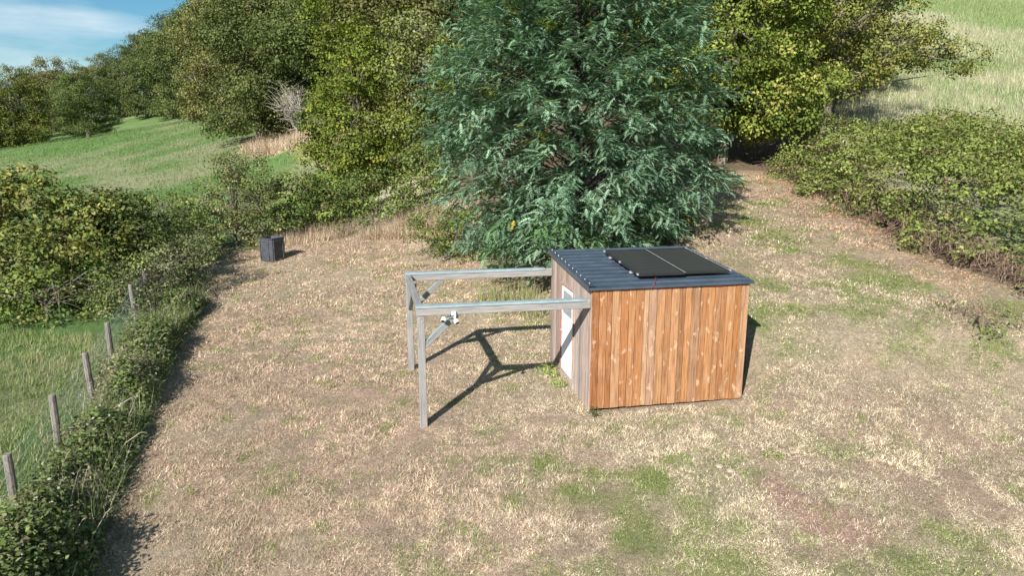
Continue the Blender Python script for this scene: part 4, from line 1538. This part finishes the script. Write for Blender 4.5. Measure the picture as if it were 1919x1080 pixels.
# undergrowth at the foot of the mimosa and behind the shed
bush('undergrowth_bush', 'olive undergrowth shrub at the left foot of the mimosa', G(-1.6, 24.4),
     [(0, 0, 0.7, 1.6, 1.1, 1.0), (1.4, -1.0, 0.5, 1.2, 0.9, 0.8), (-1.3, 0.6, 0.7, 1.0, 0.9, 1.0)], P_BUSHD + P_BRAM, 6, 26, 0.1, 0.07, 27, 0.35, 0.03, 40, bark='stem_red')
bush('bramble_shoot', 'small straggly green bush alone on the right lawn', G(9.75, 13.7),
     [(0, 0, 0.34, 0.5, 0.4, 0.36), (0.7, 0.25, 0.3, 0.5, 0.4, 0.32), (-0.35, 0.5, 0.4, 0.4, 0.4, 0.34)], P_MEAD + P_BRAM, 6, 14, 0.075, 0.05, 28, 0.24, 0.015, 22, bark='stem_red')

# ------------------------------------------------------------------ rough strip along the fence
STRIP = [(-5.6, 5.5), (-6.5, 8.2), (-7.1, 10), (-7.7, 12), (-8.6, 14.1), (-9.9, 17.4), (-10.8, 19.5), (-9.3, 20.2), (-8.3, 16.4), (-6.75, 12), (-5.1, 7.0), (-4.4, 5.5)]
px, py = sample_poly(STRIP, 4200)
ed = edge_dist(px, py, STRIP)
h = 0.72 * np.sqrt(np.clip(ed / 0.28, 0.1, 1)) * np.clip(2.6 * fbm(px * 0.9, py * 0.9, 131, 3) - 0.55, 0.12, 1.6)
z = terr(px, py) + h * rng.uniform(0.35, 1.05, len(px))
o = np.tile(np.array([0.2, -0.2, 0.9]), (len(px), 1))
P_STRIP = [((0.11, 0.155, 0.045), 3), ((0.15, 0.19, 0.06), 2.4), ((0.075, 0.105, 0.036), 2.4), ((0.2, 0.21, 0.09), 1), ((0.22, 0.17, 0.1), 0.7), ((0.33, 0.31, 0.24), 0.35)]
P_STRIP_D = [((0.3, 0.26, 0.17), 2), ((0.2, 0.2, 0.1), 2), ((0.13, 0.13, 0.06), 2), ((0.4, 0.36, 0.29), 1)]
kd = fbm(px * 0.8 + 40, py * 0.8, 137, 3) > 0.6
PZ = np.stack([px, py, z], 1)
cm = leaf_mesh('rough_growth', [cluster_leaves(PZ[~kd], o[~kd], 0.22, 20, 0.075, 0.045, P_STRIP, 0.7, 0.5, 0.3, 0.4),
                                cluster_leaves(PZ[kd], o[kd], 0.24, 18, 0.07, 0.018, P_STRIP_D, 0.8, 0.2, 0.3, 0.35)], M['leaf'])
tag(link('rough_growth', cm), 'tangled low brambles and weeds in the strip beside the fence', 'undergrowth', kind='stuff')
tw = MB()
rd = random.Random(31)
for i in range(160):
    k = rd.randrange(len(px))
    p0 = Vector((px[k], py[k], float(terr(px[k], py[k]))))
    d = Vector((rd.gauss(0.0, 0.16), rd.gauss(0, 0.16), rd.uniform(0.3, 0.75)))
    e = Vector((rd.gauss(0, 0.14), rd.gauss(0, 0.14), rd.uniform(-0.12, 0.12)))
    tw.tube([p0, p0 + d * 0.6 + e * 0.3, p0 + d + e, p0 + d * 1.05 + e * 1.3], [0.006, 0.005, 0.004, 0.002], 3)
tag(tw.build('dry_twigs', M['stem_dry']), 'pale dry twigs sticking out of the fence-side brambles', 'twigs', kind='stuff')
# dry and grey-green blades through the strip
x, y = sample_poly(STRIP, 3600)
nb = 5
bx = np.repeat(x, nb) + rng.normal(0, 0.05, len(x) * nb)
by = np.repeat(y, nb) + rng.normal(0, 0.05, len(x) * nb)
c = pick([((0.16, 0.21, 0.07), 2.5), ((0.45, 0.39, 0.28), 0.8), ((0.28, 0.28, 0.17), 1.3), ((0.12, 0.165, 0.055), 2.5), ((0.55, 0.52, 0.44), 0.25)], len(bx))
s1 = blades(bx, by, rng.uniform(0.2, 0.75, len(bx)), np.radians(rng.uniform(25, 85, len(bx))), np.full(len(bx), 0.009), c)
grass_object('strip_grass', [s1], 'grey-green and straw grass blades among the fence-side brambles')

# tall dead grass: bank by the far oak, mound left of the mimosa, lawn edges
parts = []
DEAD = [((0.52, 0.41, 0.3), 3), ((0.42, 0.31, 0.22), 2.5), ((0.6, 0.5, 0.39), 1.5), ((0.3, 0.22, 0.15), 1.2)]
for poly, n, lo, hi, wdt in ((BANK, 16000, 0.4, 1.3, 0.05),
                             ([(-6.5, 28.6), (-4.2, 27.6), (-2.2, 26.0), (-0.6, 25.4), (-1.8, 28.4), (-4.5, 29.6)], 9000, 0.25, 0.9, 0.018),
                             ([(-10.6, 28.2), (-7.5, 29), (-6.5, 30.3), (-9, 31), (-11.3, 29.8)], 3500, 0.2, 0.6, 0.02)):
    x, y = sample_poly(poly, n)
    parts.append(blades(x, y, rng.uniform(lo, hi, n) * (0.5 + fbm(x * 0.7, y * 0.7, 141, 3)), np.radians(rng.uniform(20, 80, n)), np.full(n, wdt), pick(DEAD, n)))
x, y = sample_poly([(-0.9, 18.3), (0.6, 17.2), (1.1, 18.2), (0.4, 20.5), (-1.0, 20.0)], 700)
parts.append(blades(x, y, rng.uniform(0.25, 0.95, 700), np.radians(rng.uniform(40, 86, 700)), np.full(700, 0.016), pick([((0.3, 0.28, 0.14), 2), ((0.13, 0.18, 0.06), 3), ((0.4, 0.32, 0.2), 1)], 700)))
x, y = sample_poly([(16, 31.6), (21.5, 30), (27, 34), (24, 37), (17, 34)], 9000)
parts.append(blades(x, y, rng.uniform(0.5, 1.5, 9000), np.radians(rng.uniform(55, 88, 9000)), np.full(9000, 0.028), pick([((0.5, 0.46, 0.3), 2), ((0.28, 0.32, 0.13), 2), ((0.18, 0.2, 0.1), 1)], 9000)))
grass_object('tall_dead_grass', parts, 'tall straw-coloured dead grass on the banks and hedge edges')

# bare twiggy shrub on the dry bank
lobes = [(0, 0, 1.8, 1.3, 1.3, 1.7), (-0.9, 0, 2.2, 1.1, 1.1, 1.4)]
tm = trunk_mesh('stems', lobes, 0.4, 0.09, M['bark_pale'], 77, 70)
C, O = lobe_clusters(lobes, 0.5, 0.2, 0.3)
cm = leaf_mesh('foliage', [cluster_leaves(C, O, 0.4, 8, 0.16, 0.09, P_GREY)], M['leaf'])
plant('bare_shrub', 'bare grey-stemmed shrub on the dry bank below the large oak', 'shrub', G(-16.2, 53.5), tm, cm, 0, (1.3, 1.3, 1.3), parts=('stems', 'foliage'))

# weeds by the shed door and on the lawn
def weed(label, x, y, r, hh, n, pal, seed):
    lob = [(0, 0, hh * 0.4, r, r, hh * 0.6)]
    C, O = lobe_clusters(lob, n, 0.3, 0.0)
    cm = leaf_mesh('foliage', [cluster_leaves(C, O, r * 0.6, 12, 0.055, 0.018, pal, 0.6, 0.3)], M['leaf'])
    plant('weed_tuft', label, 'weed', G(x, y), None, cm, parts=('stems', 'foliage'))


P_WEED = [((0.16, 0.24, 0.05), 2), ((0.24, 0.3, 0.08), 2), ((0.32, 0.33, 0.1), 1)]
p = SP(-0.28, 2.0, 0)
for (t_, sx_) in ((TB0, SX), (TB1, SX - 0.08)):
    b = MB()
    zg = -0.16 if t_ == TB0 else -0.03
    b.box(PL(sx_, t_, zg + 0.03), (0.137, 0.137, 0.07))
    b.build('post_shoe', M['alu'], perg)
    for dz_ in (0.5, 0.0):
        b = MB()
        zt_ = (ZT0 if t_ == TB0 else ZT1) - 0.2 - dz_ * 0.12
        b.tube([PL(sx_ + 0.02 * (1 if dz_ else -1), t_ - 0.062, zt_), PL(sx_ + 0.02 * (1 if dz_ else -1), t_ - 0.074, zt_)], [0.014, 0.012], 6)
        b.build('bolt', M['screw'], perg)
weed('green weeds growing at the foot of the shed door', p.x, p.y, 0.24, 0.22, 60, P_WEED, 1)
p = SP(-0.2, 1.3, 0)
weed('sparse green weeds along the shed wall below the door', p.x, p.y, 0.16, 0.14, 70, P_WEED, 2)
p = SP(0.05, -0.12, 0)
weed('small dark weed at the front left corner of the shed', p.x, p.y, 0.12, 0.12, 90, P_BUSHD, 3)
weed('bright yellow-green weed tuft near the bottom right picture corner', 5.66, 7.17, 0.17, 0.14, 60, [((0.3, 0.36, 0.08), 2), ((0.36, 0.4, 0.12), 1)], 4)
weed('small green weed beside the bare red soil patch', 4.15, 10.1, 0.14, 0.1, 70, P_WEED, 5)

# stones on the lawn
def stone(x, y, r, label, seed):
    rd = random.Random(seed)
    vs, fs = [], []
    n1, n2 = 5, 8
    for i in range(n1 + 1):
        a = math.pi * i / n1
        for j in range(n2):
            t = 2 * math.pi * j / n2
            k = r * rd.uniform(0.78, 1.15)
            vs.append((k * math.sin(a) * math.cos(t) * 1.25, k * math.sin(a) * math.sin(t), k * math.cos(a) * 0.65))
    for i in range(n1):
        for j in range(n2):
            fs.append((i * n2 + j, (i + 1) * n2 + j, (i + 1) * n2 + (j + 1) % n2, i * n2 + (j + 1) % n2))
    b = MB()
    b.add(vs, fs)
    o = b.build('stone', M['stone'])
    o.location = G(x, y, r * 0.35)
    o.rotation_euler = (0, 0, rd.uniform(0, 6))
    tag(o, label, 'stone')


stone(3.22, 9.78, 0.055, 'pale stone left of its twin on the lawn below the shed corner', 1)
stone(3.36, 9.66, 0.048, 'pale stone right of its twin on the lawn below the shed corner', 2)
stone(6.35, 9.35, 0.04, 'small white stone on the lawn right of the bare soil', 3)
stone(4.75, 10.4, 0.05, 'grey stone on the lawn between shed corner and right edge', 4)
